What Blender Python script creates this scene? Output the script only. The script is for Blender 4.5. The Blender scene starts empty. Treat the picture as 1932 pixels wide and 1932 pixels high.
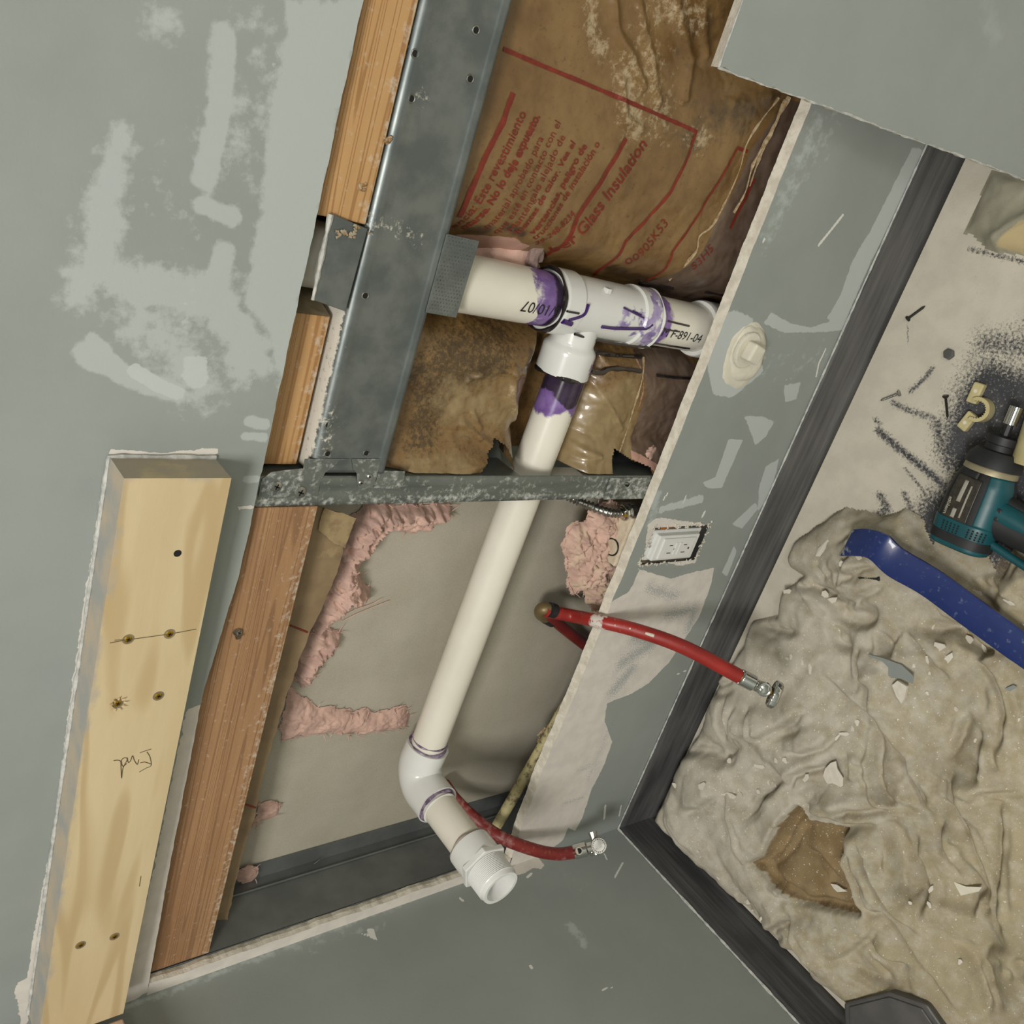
import bpy, math, random
import numpy as np
from mathutils import Vector, Matrix
random.seed(7)
S = bpy.context.scene
COL = S.collection
# ------------------------------------------------------------------ camera
F = 1765.8427
R = np.array([[0.294165,-0.876542,-0.380973],[-0.576993,-0.480646,0.660348],[-0.761936,0.025567,-0.647147]])
C = np.array([1.065854,-0.716081,1.284966])
cam = bpy.data.cameras.new('camera'); camo = bpy.data.objects.new('camera', cam); COL.objects.link(camo)
cam.sensor_width = 36; cam.sensor_height = 36; cam.sensor_fit = 'HORIZONTAL'
cam.lens = F/1932*36; cam.clip_start = .02
m = Matrix.Identity(4)
for i in range(3):
    m[i][0] = R[i,0]; m[i][1] = -R[i,1]; m[i][2] = -R[i,2]; m[i][3] = C[i]
camo.matrix_world = m
S.camera = camo
# ------------------------------------------------------------------ light
w = bpy.data.worlds.new('world'); S.world = w; w.use_nodes = True
w.node_tree.nodes['Background'].inputs[0].default_value = (.9,.95,1,1)
w.node_tree.nodes['Background'].inputs[1].default_value = .12
def area(name, loc, rot, size, power, col):
    l = bpy.data.lights.new(name,'AREA'); l.shape='RECTANGLE'; l.size=size[0]; l.size_y=size[1]; l.energy=power; l.color=col
    o = bpy.data.objects.new(name,l); o.location=loc; o.rotation_euler=rot; COL.objects.link(o); return o
area('ceiling_lamp_light',(.75,-1.45,2.36),(0,0,0),(.5,.5),42,(1,.965,.915))
area('added_fill_light',(2.3,-2.2,2.36),(0,0,0),(.6,.6),17,(1,.965,.915))  # extra lamp added as fill, no known fixture behind it
S.view_settings.view_transform='Standard'; S.view_settings.look='None'; S.view_settings.gamma=1
S.view_settings.use_curve_mapping=False; S.view_settings.exposure=0.0
# ------------------------------------------------------------------ helpers
def W(u,v,y=0.0):
    r=R@np.array([u-966,v-966,F]); s=(y-C[1])/r[1]; return C+s*r
def FL(u,v,z=0.0):
    r=R@np.array([u-966,v-966,F]); s=(z-C[2])/r[2]; return C+s*r
def LW(u,v,x=0.0):
    r=R@np.array([u-966,v-966,F]); s=(x-C[0])/r[0]; return C+s*r
def wz(pts,y=0.0): return np.array([[W(u,v,y)[0],W(u,v,y)[2]] for u,v in pts])
def fxy(pts,z=0.0): return np.array([FL(u,v,z)[:2] for u,v in pts])
def lyz(pts): return np.array([LW(u,v)[1:] for u,v in pts])
def crop(ox,oy,s,pts): return [(ox+s*a,oy+s*b) for a,b in pts]
_rs=np.random.RandomState(3); _perm=_rs.permutation(512); _g=_rs.rand(512)*2*np.pi
def noise(x,y,f=1.0,seed=0):
    x=np.asarray(x)*f+seed*17.3; y=np.asarray(y)*f+seed*9.7
    xi=np.floor(x).astype(int); yi=np.floor(y).astype(int); xf=x-xi; yf=y-yi
    def gr(a,b,dx,dy):
        h=_g[_perm[(_perm[a&255]+b)&511]&511]; return np.cos(h)*dx+np.sin(h)*dy
    u=xf*xf*xf*(xf*(xf*6-15)+10); v=yf*yf*yf*(yf*(yf*6-15)+10)
    a=gr(xi,yi,xf,yf); b=gr(xi+1,yi,xf-1,yf); c=gr(xi,yi+1,xf,yf-1); d=gr(xi+1,yi+1,xf-1,yf-1)
    return ((a+(b-a)*u)*(1-v)+(c+(d-c)*u)*v)*1.5
def fbm(x,y,f,o=4,seed=0):
    s=0; a=1
    for i in range(o): s=s+a*noise(x,y,f*2**i,seed+i); a*=.5
    return s
def dline(X,Y,pts):
    d=np.full(X.shape,1e9)
    for a,b in zip(pts[:-1],pts[1:]):
        ax,ay=a[0],a[1]; bx,by=b[0]-ax,b[1]-ay; L=bx*bx+by*by+1e-12
        t=np.clip(((X-ax)*bx+(Y-ay)*by)/L,0,1); d=np.minimum(d,np.hypot(X-ax-t*bx,Y-ay-t*by))
    return d
def inpoly(X,Y,pts):
    ins=np.zeros(X.shape,bool); n=len(pts)
    for i in range(n):
        x1,y1=pts[i][:2]; x2,y2=pts[(i+1)%n][:2]
        c=((y1>Y)!=(y2>Y))&(X<(x2-x1)*(Y-y1)/(y2-y1+1e-15)+x1); ins^=c
    return ins
def sdpoly(X,Y,pts):
    p=list(pts)+[pts[0]]; d=dline(X,Y,p); return np.where(inpoly(X,Y,pts),d,-d)
def amax(base,sd,wd=.02,k=1.0): return np.maximum(base,np.clip(.5+sd/wd,0,1)*k)
def link(o,parent=None):
    COL.objects.link(o)
    if parent is not None: o.parent=parent
    return o
def tag(o,label=None,cat=None,group=None,kind=None):
    if label: o['label']=label
    if cat: o['category']=cat
    if group: o['group']=group
    if kind: o['kind']=kind
    return o
def empty(name,loc,label,cat,group=None):
    o=bpy.data.objects.new(name,None); o.empty_display_size=.02; o.location=loc; link(o); return tag(o,label,cat,group)
def mk(name,V,Fc,mat,parent=None,smooth=False,attrs=None,midx=None):
    me=bpy.data.meshes.new(name); V=np.asarray(V,float)
    if parent is not None: V=V-np.array(parent.location if parent.parent is None else parent.parent.location)
    me.from_pydata(V.tolist(),[],[tuple(int(i) for i in f) for f in Fc])
    for mm in (mat if isinstance(mat,(list,tuple)) else [mat]): me.materials.append(mm)
    if midx is not None: me.polygons.foreach_set('material_index',list(midx))
    if smooth: me.polygons.foreach_set('use_smooth',[True]*len(me.polygons))
    if attrs:
        for k,a in attrs.items():
            at=me.attributes.new(k,'FLOAT','POINT'); at.data.foreach_set('value',np.asarray(a,float).ravel())
    me.update()
    o=bpy.data.objects.new(name,me)
    return link(o,parent)
def grid(nu,nv,off=0):
    i=np.arange(nu-1)[:,None]*nv+np.arange(nv-1)[None,:]+off
    return np.stack([i,i+nv,i+nv+1,i+1],-1).reshape(-1,4).tolist()
class MB:
    def __init__(s): s.v=[]; s.f=[]
    def add(s,v,f):
        n=len(s.v); s.v+= [list(map(float,p)) for p in v]; s.f+=[[i+n for i in q] for q in f]; return s
    def box(s,a,b,M=None):
        (x0,y0,z0),(x1,y1,z1)=a,b
        v=[(x0,y0,z0),(x1,y0,z0),(x1,y1,z0),(x0,y1,z0),(x0,y0,z1),(x1,y0,z1),(x1,y1,z1),(x0,y1,z1)]
        if M is not None: v=[tuple(M(p)) for p in v]
        return s.add(v,[(0,3,2,1),(4,5,6,7),(0,1,5,4),(1,2,6,5),(2,3,7,6),(3,0,4,7)])
    def tube(s,P,r,seg=16,cap=True,hollow=None,sq=None):
        P=[np.array(p,float) for p in P]; n=len(P); rr=r if hasattr(r,'__len__') else [r]*n
        T=[]
        for i in range(n):
            t=P[min(i+1,n-1)]-P[max(i-1,0)]; l=np.linalg.norm(t); T.append(t/l if l>1e-9 else (T[-1] if T else np.array([0,0,1.])))
        a=np.array([0,0,1.]) if abs(T[0][2])<.9 else np.array([1.,0,0]); N=np.cross(T[0],a); N/=np.linalg.norm(N)
        v=[]
        for i in range(n):
            N=N-T[i]*(N@T[i]); N/=np.linalg.norm(N); B=np.cross(T[i],N)
            for k in range(seg):
                th=2*math.pi*k/seg; c,q=math.cos(th),math.sin(th)
                v.append(P[i]+rr[i]*(c*N+q*B))
        f=[(i*seg+k,i*seg+(k+1)%seg,(i+1)*seg+(k+1)%seg,(i+1)*seg+k) for i in range(n-1) for k in range(seg)]
        if cap: f.append(tuple(range(seg))[::-1]); f.append(tuple((n-1)*seg+k for k in range(seg)))
        return s.add(v,f)
    def lathe(s,c,ax,prof,seg=48):
        c=np.array(c,float); ax=np.array(ax,float); ax/=np.linalg.norm(ax); a=np.array([0,0,1.]) if abs(ax[2])<.9 else np.array([1.,0,0]); u=np.cross(ax,a); u/=np.linalg.norm(u); w_=np.cross(ax,u); v=[]
        for h_,r in prof:
            for k in range(seg): t=2*math.pi*k/seg; v.append(c+ax*h_+r*(math.cos(t)*u+math.sin(t)*w_))
        return s.add(v,[(i*seg+k,i*seg+(k+1)%seg,(i+1)*seg+(k+1)%seg,(i+1)*seg+k) for i in range(len(prof)-1) for k in range(seg)])
    def prism(s,poly,M,h0,h1):
        n=len(poly); v=[M(p[0],p[1],h0) for p in poly]+[M(p[0],p[1],h1) for p in poly]
        f=[tuple(range(n)),tuple(range(2*n-1,n-1,-1))]+[(i,n+i,n+(i+1)%n,(i+1)%n) for i in range(n)]
        return s.add(v,f)
    def build(s,name,mat,parent=None,smooth=False,bev=0,seg=2,fa=None,wn=False):
        attrs=fa(np.array(s.v)) if fa else None
        o=mk(name,s.v,s.f,mat,parent,smooth,attrs)
        if bev:
            b=o.modifiers.new('b','BEVEL'); b.width=bev; b.segments=seg; b.limit_method='ANGLE'; b.angle_limit=math.radians(35)
        if smooth:
            e=o.data
            try: e.set_sharp_from_angle(angle=math.radians(42))
            except Exception: pass
        return o
def dense(P,step):
    out=[np.array(P[0],float)]
    for a,b in zip(P[:-1],P[1:]):
        a=np.array(a,float); b=np.array(b,float); n=max(1,int(np.linalg.norm(b-a)/step))
        for i in range(1,n+1): out.append(a+(b-a)*i/n)
    return out
def spline(P,n=8):
    P=[np.array(p,float) for p in P]; Q=[2*P[0]-P[1]]+P+[2*P[-1]-P[-2]]; out=[]
    for i in range(1,len(Q)-2):
        for k in range(n):
            t=k/n; a,b,c,d=Q[i-1],Q[i],Q[i+1],Q[i+2]
            out.append(.5*((2*b)+(-a+c)*t+(2*a-5*b+4*c-d)*t*t+(-a+3*b-3*c+d)*t**3))
    out.append(P[-1]); return out
# ------------------------------------------------------------------ materials
def lin(c):
    if isinstance(c,str): c=[int(c[i:i+2],16)/255 for i in (0,2,4)]
    return tuple(x/12.92 if x<=.04045 else ((x+.055)/1.055)**2.4 for x in c)+(1,)
def mat(name,c1,c2=None,rough=.6,metal=0,ns=12,stretch=(1,1,1),rot=(0,0,0),layers=(),bump=0,bs=200,bstretch=None,coat=0,rings=None,spec=.5,contrast=(.35,.65),fine=0,sss=0,rvar=0,bump2=0,bs2=30):
    M=bpy.data.materials.new(name); M.use_nodes=True; nt=M.node_tree; N=nt.nodes; L=nt.links
    B=N['Principled BSDF']; tc=N.new('ShaderNodeTexCoord')
    def mp(st,ro=(0,0,0)):
        q=N.new('ShaderNodeMapping'); q.inputs['Scale'].default_value=st; q.inputs['Rotation'].default_value=ro
        L.new(tc.outputs['Object'],q.inputs['Vector']); return q.outputs[0]
    def nz(vec,sc,det=5,ro=.55,dist=0):
        q=N.new('ShaderNodeTexNoise'); q.inputs['Scale'].default_value=sc; q.inputs['Detail'].default_value=det; q.inputs['Roughness'].default_value=ro
        q.inputs['Distortion'].default_value=dist
        L.new(vec,q.inputs['Vector']); return q.outputs[0]
    def ma(op,a,b=0,c=None,clamp=False):
        q=N.new('ShaderNodeMath'); q.operation=op; q.use_clamp=clamp
        for i,x in enumerate((a,b,c)):
            if x is None: continue
            if hasattr(x,'links'): L.new(x,q.inputs[i])
            else: q.inputs[i].default_value=x
        return q.outputs[0]
    def mix(f,a,b):
        q=N.new('ShaderNodeMix'); q.data_type='RGBA'
        for i,x in ((0,f),(6,a),(7,b)):
            if hasattr(x,'links'): L.new(x,q.inputs[i])
            else: q.inputs[i].default_value=x
        return q.outputs[2]
    def rng(x,a,b):
        q=N.new('ShaderNodeMapRange'); q.interpolation_type='SMOOTHSTEP'; L.new(x,q.inputs[0]); q.inputs[1].default_value=a; q.inputs[2].default_value=b; return q.outputs[0]
    v0=mp(stretch,rot); col=lin(c1)
    if c2:
        n1=nz(v0,ns,6,.6)
        col=mix(rng(n1,*contrast),lin(c1),lin(c2))
    if rings:
        rs,rn,rc,rk=rings
        n2=nz(mp(rs,rot),1.0,2,.4,.3); s=ma('SINE',ma('MULTIPLY',n2,rn)); s=rng(s,.2,1.0)
        col=mix(ma('MULTIPLY',s,rk),col,lin(rc))
    if fine:
        n3=nz(mp((1,1,1)),900,2,.6); col=mix(ma('MULTIPLY',rng(n3,.35,.7),fine),col,(0,0,0,1))
    rg=rough; mt=metal; first=True
    if rvar:
        rg=ma('ADD',ma('MULTIPLY',nz(mp((1,1,1)),18,4,.6),rvar*2),rough-rvar)
    lay=[]
    for l in layers:
        at=N.new('ShaderNodeAttribute'); at.attribute_name=l['a']
        vv=mp(l.get('st',(1,1,1)),l.get('ro',(0,0,0)))
        n=nz(vv,l.get('ns',60),l.get('det',6),l.get('nr',.65))
        f=ma('ADD',at.outputs['Fac'],ma('MULTIPLY',ma('SUBTRACT',n,.5),l.get('amp',.6)*1.9))
        f=ma('ADD',ma('DIVIDE',ma('SUBTRACT',f,.5),l.get('soft',.08)),.5,clamp=True)
        lay.append(f)
        k=l.get('k',1)
        if k!=1: f=ma('MULTIPLY',f,k)
        c=lin(l['c'])
        if 'c2' in l: c=mix(rng(nz(mp((1,1,1)),l.get('ns2',40),4),.35,.65),lin(l['c']),lin(l['c2']))
        col=mix(f,col,c)
        q=N.new('ShaderNodeMix'); q.data_type='FLOAT'; L.new(f,q.inputs[0])
        for i,x in ((2,rg),(3,l.get('rough',.9))):
            if hasattr(x,'links'): L.new(x,q.inputs[i])
            else: q.inputs[i].default_value=x
        rg=q.outputs[0]
        if metal:
            q=N.new('ShaderNodeMix'); q.data_type='FLOAT'; L.new(f,q.inputs[0])
            for i,x in ((2,mt),(3,0)):
                if hasattr(x,'links'): L.new(x,q.inputs[i])
                else: q.inputs[i].default_value=x
            mt=q.outputs[0]
    def st(x,s):
        if hasattr(x,'links'): L.new(x,B.inputs[s])
        else: B.inputs[s].default_value=x
    st(col,'Base Color'); st(rg,'Roughness'); st(mt,'Metallic')
    B.inputs['Coat Weight'].default_value=coat; B.inputs['Specular IOR Level'].default_value=spec
    if sss: B.inputs['Subsurface Weight'].default_value=sss; B.inputs['Subsurface Radius'].default_value=(.01,.005,.004)
    nrm=None
    if bump:
        h=nz(mp(bstretch or (1,1,1),rot),bs,4,.6)
        for l,f in zip(layers,lay):
            if 'h' in l: h=ma('ADD',h,ma('MULTIPLY',f,l['h']))
        b=N.new('ShaderNodeBump'); b.inputs['Strength'].default_value=bump; b.inputs['Distance'].default_value=.001
        L.new(h,b.inputs['Height']); nrm=b.outputs[0]
    if bump2:
        h=nz(mp((1,1,1)),bs2,3,.5); b=N.new('ShaderNodeBump'); b.inputs['Strength'].default_value=bump2; b.inputs['Distance'].default_value=.005
        L.new(h,b.inputs['Height'])
        if nrm: L.new(nrm,b.inputs['Normal'])
        nrm=b.outputs[0]
    if nrm: L.new(nrm,B.inputs['Normal'])
    return M
mWall=mat('wall_paint','959b97','8f9591',rough=.55,ns=6,bump=.12,bs=350,layers=[
  dict(a='haze',c='b3bab8',k=.75,ns=70,amp=.75,soft=.25,rough=.85),
  dict(a='mud',c='b9bfbd',k=.9,ns=90,amp=.5,soft=.1,rough=.9),
  dict(a='white',c='d9d3ca',c2='cfcac3',ns=90,amp=.75,soft=.06,rough=.9,h=1.0),
  dict(a='reveal',c='8f9597',k=.8,ns=420,amp=.95,soft=.25,det=3,nr=.8),
  dict(a='drip',c='dcdcd6',ns=60,amp=.15,soft=.15)])
mGyp=mat('gypsum_edge','d8d2c4','c4bdae',rough=.95,ns=80,bump=.8,bs=300)
mPanel=mat('grey_painted_board','959b97','8f9591',rough=.5,ns=5,bump=.1,bs=350,layers=[dict(a='mud',c='b0b5b1',k=.55,ns=30,amp=.7,soft=.5,rough=.8)])
mPlain=mat('room_paint','959b97',rough=.6)
mCeil=mat('ceiling_paint','d8d6d0',rough=.9)
mBack=mat('drywall_paper_back','b3ad9e','aaa494',rough=.8,ns=9,fine=.12,bump=.1,bs=500)
mBase=mat('vinyl_baseboard','3c3d40','48484a',rough=.42,ns=14,stretch=(.4,.4,6),bump=.1,bs=90,layers=[
  dict(a='dust',c='8d8c88',k=.55,ns=16,st=(.3,.3,7),amp=.9,soft=.9,rough=.85)])
mCaulk=mat('white_dust_bead','c6c6c0','a5a6a2',rough=.95,ns=120,bump=.6,bs=300)
mFloor=mat('dusty_floor','35363b','44454a',rough=.5,ns=25,bump=.3,bs=260,layers=[
  dict(a='dust',c='c9c3b4',c2='bfb9ab',ns=260,ns2=25,amp=.95,soft=.35,rough=.97,det=5,nr=.75,h=.7),
  dict(a='stain',c='5e5140',k=.8,ns=40,amp=.4,soft=.3)])
mYel=mat('fresh_pine','cfbd98','c4b089',rough=.6,ns=5,stretch=(.6,1,4),rings=((2.0,3,15),34,'b0966a',.6),bump=.1,bs=60,bstretch=(1,8,14),contrast=(.3,.7),layers=[
  dict(a='mud',c='9b9c98',c2='b4a792',ns=40,st=(.5,1,1),amp=.7,soft=.3,rough=.8,ns2=25)])
mBrn=mat('aged_fir','a8835e','977250',rough=.6,ns=6,stretch=(.5,1,5),rings=((.6,4,34),125,'76553a',.6),bump=.35,bs=40,bstretch=(1,10,24),layers=[
  dict(a='dust',c='c9bfae',k=.7,ns=160,amp=.9,soft=.3)])
mFir=mat('orange_fir','bd9565','ae8657',rough=.5,ns=5,stretch=(.5,1,4),rings=((.5,3,42),115,'8f653a',.7),bump=.2,bs=40,bstretch=(1,10,20),layers=[
  dict(a='dust',c='c9bfae',k=.7,ns=120,amp=.9,soft=.3)])
mEnd=mat('wood_end_grain','86795f','756850',rough=.85,ns=60)
mPink2=mat('raw_board_end','c9ac93','bb9c82',rough=.8,ns=30)
mStl=mat('galvanised_steel','7c8280','666d6d',rough=.42,metal=.65,ns=28,rvar=.14,bump=.06,bs=90,layers=[
  dict(a='dust',c='cdc8bc',ns=170,amp=.95,soft=.25,rough=.95,nr=.75)])
mStl2=mat('stud_steel','7d837e','6b726e',rough=.42,metal=.6,ns=30,rvar=.12,stretch=(1,1,.4),layers=[
  dict(a='dust',c='c8c9c4',k=.85,ns=130,amp=.95,soft=.35,rough=.95,nr=.7)])
mDkStl=mat('corner_stud_steel','7c807e','6c7070',rough=.38,metal=.45,ns=12)  # the corner stud's own grey steel
mChr=mat('chrome','d6d6d2',rough=.12,metal=1)
mSteelB=mat('bright_steel','b0b0aa','8d8d88',rough=.28,metal=.95,ns=90)
mBrass=mat('yellow_screw_steel','b08b2e',rough=.3,metal=.9)
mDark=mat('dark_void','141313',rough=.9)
mKraft=mat('kraft_facing','83673f','694d2b',rough=.42,ns=14,coat=.25,bump=.3,bs=60,contrast=(.35,.7),bump2=.4,bs2=26,layers=[
  dict(a='mold',c='2c2415',k=.75,ns=190,amp=.98,soft=.3,rough=.6,nr=.8),
  dict(a='pale',c='94805c',c2='84704d',ns=50,amp=.6,soft=.35,rough=.35),
  dict(a='wet',c='3c2f22',k=.8,ns=60,amp=.5,soft=.3,rough=.25),
  dict(a='scuff',c='b9a888',k=.75,ns=130,amp=.98,soft=.3,rough=.6,nr=.75,st=(1,1,1)),
  dict(a='under',c='6e5c4f',c2='5d4b3d',ns=50,amp=.25,soft=.1,rough=.5),
  dict(a='fluff',c='b78f80',ns=90,amp=.5,soft=.15,rough=.9)])
mTear=mat('torn_paper_edge','b5a283','8d7553',rough=.9,ns=200)
mKraftB=mat('kraft_flange','8e795b','7d694e',rough=.6,ns=22,bump=.25,bs=200,layers=[dict(a='pale',c='a8946c',k=.7,ns=80,amp=.7,soft=.3)])
mRed=mat('red_print','7e2a1b','6c2416',rough=.6,ns=120)
mPink=mat('pink_glass_wool','d2b0a1','b8988c',rough=1,ns=40,bump=1.0,bs=140,contrast=(.3,.65),layers=[dict(a='dust',c='c9b49c',c2='bfa890',ns=60,amp=.7,soft=.3)])
mPvc=mat('cream_pvc','e3dfd2','dcd8ca',rough=.3,ns=8,coat=.1,layers=[
  dict(a='prim',c='5a2f86',c2='7a58a3',k=.92,ns=55,ns2=60,amp=.75,soft=.25,rough=.25),
  dict(a='glue',c='221a26',c2='3a3040',k=.95,ns=70,amp=.6,soft=.2,rough=.15)])
mFit=mat('white_pvc_fitting','dedfdc','d8d9d5',rough=.22,ns=8,coat=.2,layers=[
  dict(a='prim',c='5b3590',c2='9f8cc0',k=.85,ns=80,ns2=50,amp=.9,soft=.2,rough=.25),
  dict(a='glue',c='1f1b22',c2='34303a',k=.95,ns=70,amp=.6,soft=.2,rough=.12)])
mGlue=mat('dark_glue','1d1a1c','2c2524',rough=.12,ns=60,coat=.5)
mGlueP=mat('purple_drip','3d2063',rough=.2,coat=.3)
mInk=mat('black_ink','1b1b1c',rough=.6)
mHose=mat('red_hose','9c2a24','8a221e',rough=.38,ns=20,layers=[dict(a='dust',c='d8d4cc',k=.9,ns=150,amp=.9,soft=.2)])
mHose2=mat('dark_red_hose','7b2622','6b1d1b',rough=.45,ns=20,layers=[dict(a='dust',c='b09089',k=.6,ns=90,amp=.95,soft=.4)])
mBlk=mat('black_plastic','1b1c1e','232427',rough=.55,ns=30)
mTeal=mat('teal_plastic','124f57','0f474f',rough=.4,ns=20)
mLbl=mat('label_plate','2b2824','3c3830',rough=.4,ns=160)
mSilv=mat('silver_print','9a968b',rough=.5)
mCream=mat('cream_plastic','c6bb8e','b9ae80',rough=.45,ns=40,layers=[dict(a='dust',c='4a4536',k=.8,ns=90,amp=.9,soft=.2)])
mBlue=mat('blue_enamel','1a2c63','1d2f68',rough=.35,ns=20,coat=.2,layers=[dict(a='dust',c='8f95a6',k=.55,ns=120,amp=.98,soft=.3),dict(a='bare',c='8d8f90',ns=90,amp=.8,soft=.15,rough=.35)])
mCan=mat('canvas_cloth','a99e82','9f9479',rough=.95,ns=9,bump=.35,bs=900,fine=.12,layers=[
  dict(a='dust',c='c4bfb3',c2='b9b4a8',k=.8,ns=45,amp=.8,soft=.55),
  dict(a='brown',c='8f7a58',c2='7d6949',ns=40,amp=.3,soft=.15),
  dict(a='dirt',c='857a62',k=.6,ns=30,amp=.7,soft=.6),
  dict(a='speck',c='dcd8cd',ns=330,amp=.98,soft=.1,nr=.6,det=2)])
mRag=mat('dusty_grey_cloth','9a9684','908c7b',rough=.95,ns=30,bump=.4,bs=600,layers=[dict(a='pale',c='b7a67f',ns=40,amp=.4,soft=.3)])
mChip=mat('drywall_chip','d6d0c3','cbc5b7',rough=.95,ns=100)
mBoxG=mat('grey_box_plastic','4d4c4b','595756',rough=.45,ns=30,bump=.15,bs=80)
mGreyF=mat('grey_flake','868c89',rough=.6)
mDust=mat('plaster_dusted_box','cfc3ac','bfae98',rough=.95,ns=70,bump=1,bs=150)
mLampW=bpy.data.materials.new('lamp_glow'); mLampW.use_nodes=True
mLampW.node_tree.nodes['Principled BSDF'].inputs['Emission Color'].default_value=(1,.93,.82,1)
mLampW.node_tree.nodes['Principled BSDF'].inputs['Emission Strength'].default_value=3
# ------------------------------------------------------------------ structure
TD=.0127
def zlow(x):
    return .343+.004*np.interp(x,[0,.1,.2,.35,.5,.7,1,1.3],[-1,.8,1.5,.2,.2,-.2,0,0])+.0011*fbm(x,x*0,30,5,5)
def zup(x): return .904+np.interp(x,[0,.2,.45,.6,1.2],[.003,.008,.012,0,0])+.0006*fbm(x,x*0,60,3,8)
def strokes(X,Z,L,conv,wd=.012):
    a=np.zeros(X.shape)
    for it in L:
        pts=conv(it[1])
        if it[0]=='p': sd=sdpoly(X,Z,pts); a=amax(a,sd,it[2] if len(it)>2 else wd,it[3] if len(it)>3 else 1)
        else: sd=it[2]-dline(X,Z,pts); a=amax(a,sd,it[3] if len(it)>3 else it[2]*1.2,it[4] if len(it)>4 else 1)
    return a
xsf=np.concatenate([np.linspace(0,1.3,420),np.linspace(1.33,3.0,30)])
HAZE=[('p',[(540,0),(700,-10),(640,215),(605,400),(560,610),(535,770),(520,700),(500,620),(455,575),(470,520),(478,470),(490,400),(500,280),(510,180),(530,120)],.02),
 ('p',[(215,235),(250,245),(240,330),(235,420),(225,480),(270,500),(330,510),(440,520),(455,575),(500,620),(525,700),(430,720),(420,640),(370,600),(260,590),(185,545),(160,590),(115,575),(125,540),(140,480),(160,400),(180,320)],.035),
 ('l',[(420,70),(415,200),(400,280),(385,335)],.010),('l',[(380,385),(440,410)],.007),('l',[(422,480),(412,540)],.010),('l',[(290,30),(320,50)],.012,.03,.7),
 ('l',[(160,665),(245,712),(335,742)],.009),('l',[(175,640),(220,690)],.006),('l',[(270,610),(340,660),(370,730)],.03,.05,.65),('l',[(455,725),(480,640)],.008,.02,.8),
 ('l',[(470,20),(495,90),(500,170),(470,330)],.016,.05,.56),('l',[(468,795),(500,800)],.005),('l',[(462,823),(500,825)],.004),('l',[(465,905),(485,905)],.004),
 ('l',[(440,200),(430,300)],.03,.08,.55),('l',[(300,330),(360,420)],.03,.08,.4)]
MUD=[('l',[(255,700),(300,728),(335,743)],.006),('l',[(490,250),(530,60)],.004,.02,.6),('l',[(345,520),(350,600)],.02,.06,.5),('l',[(365,690),(370,715)],.01,.02)]
WHT=[('p',[(352,1338),(388,1328),(352,1500),(318,1650),(280,1870),(225,1905),(235,1870),(290,1640)],.006),('l',[(478,955),(450,960)],.0018,.002),
 ('l',[(226,855),(300,862),(405,852)],.0035,.004),('l',[(213,855),(190,1000),(165,1150),(140,1330),(110,1560),(70,1770),(45,1932)],.004,.004),('l',[(50,1860),(60,1900)],.012,.01)]
def wallpiece(x0,x1,zf0,zf1,nz,haze,mud,wht,rev,drip,wd=.012):
    xs=xsf[(xsf>=x0-1e-6)&(xsf<=x1+1e-6)]
    if isinstance(nz,int): tt=np.linspace(0,1,nz)
    else: tt=nz
    X,T=np.meshgrid(xs,tt,indexing='ij'); Z0=zf0(X); Z1=zf1(X); Z=Z0+(Z1-Z0)*T
    at=dict(haze=strokes(X,Z,haze,wz,wd),mud=strokes(X,Z,mud,wz,wd),white=strokes(X,Z,wht,wz,.006),reveal=strokes(X,Z,rev,wz,.03),drip=strokes(X,Z,drip,wz,.002))
    V=np.stack([X,X*0,Z],-1); return V.reshape(-1,3),grid(*X.shape),{k:a.ravel() for k,a in at.items()},X.shape
WV=[];WF=[];WI=[];WA={k:[] for k in ('haze','mud','white','reveal','drip')}
def addw(V,Fc,at=None,mi=0):
    n=sum(len(v) for v in WV); WV.append(V); WF.extend([[i+n for i in f] for f in Fc]); WI.extend([mi]*len(Fc))
    for k in WA: WA[k].append(at[k] if at else np.zeros(len(V)))
tU=np.concatenate([np.linspace(0,.4,170),np.linspace(.42,1,12)])
V,Fc,at,shp=wallpiece(0,3.0,zup,lambda x:x*0+2.4,tU,HAZE,MUD,WHT,[],[])
addw(V,Fc,at)
LMUD=[('p',[(1345,745),(1332,680),(1340,640),(1352,600),(1385,585),(1420,600),(1440,700),(1400,735),(1380,750)],.012),
 ('p',[(1748,284),(1722,278),(1690,340),(1640,440),(1625,462),(1605,500),(1585,560),(1560,600),(1587,624),(1640,500)],.01),
 ('p',[(1600,595),(1530,618),(1490,610),(1455,590),(1440,610),(1480,628),(1560,626),(1592,622)],.008),
 ('p',[(1375,828),(1402,830),(1380,880),(1362,920),(1335,922),(1325,910),(1350,900)],.006),('p',[(1402,782),(1440,785),(1462,795),(1445,825),(1425,842)],.008,.8),
 ('p',[(1478,725),(1512,720),(1503,755),(1480,760)],.008,.8),('p',[(1380,990),(1425,948),(1430,960),(1400,997)],.006),('p',[(1432,920),(1445,880),(1470,865),(1455,930),(1430,965)],.008),
 ('p',[(1385,1030),(1362,1080),(1372,1088),(1390,1040)],.006),('p',[(1245,955),(1330,930),(1325,950),(1240,970)],.01,.8),('p',[(1500,710),(1440,740),(1480,715)],.006,.7)]
LHAZE=[('l',[(1545,225),(1500,330),(1450,450)],.018,.05,.62),('l',[(1225,990),(1240,930)],.01,.02,.7),('l',[(1480,350),(1560,250)],.03,.07,.5),('l',[(1400,700),(1560,680)],.05,.1,.35)]
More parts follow.
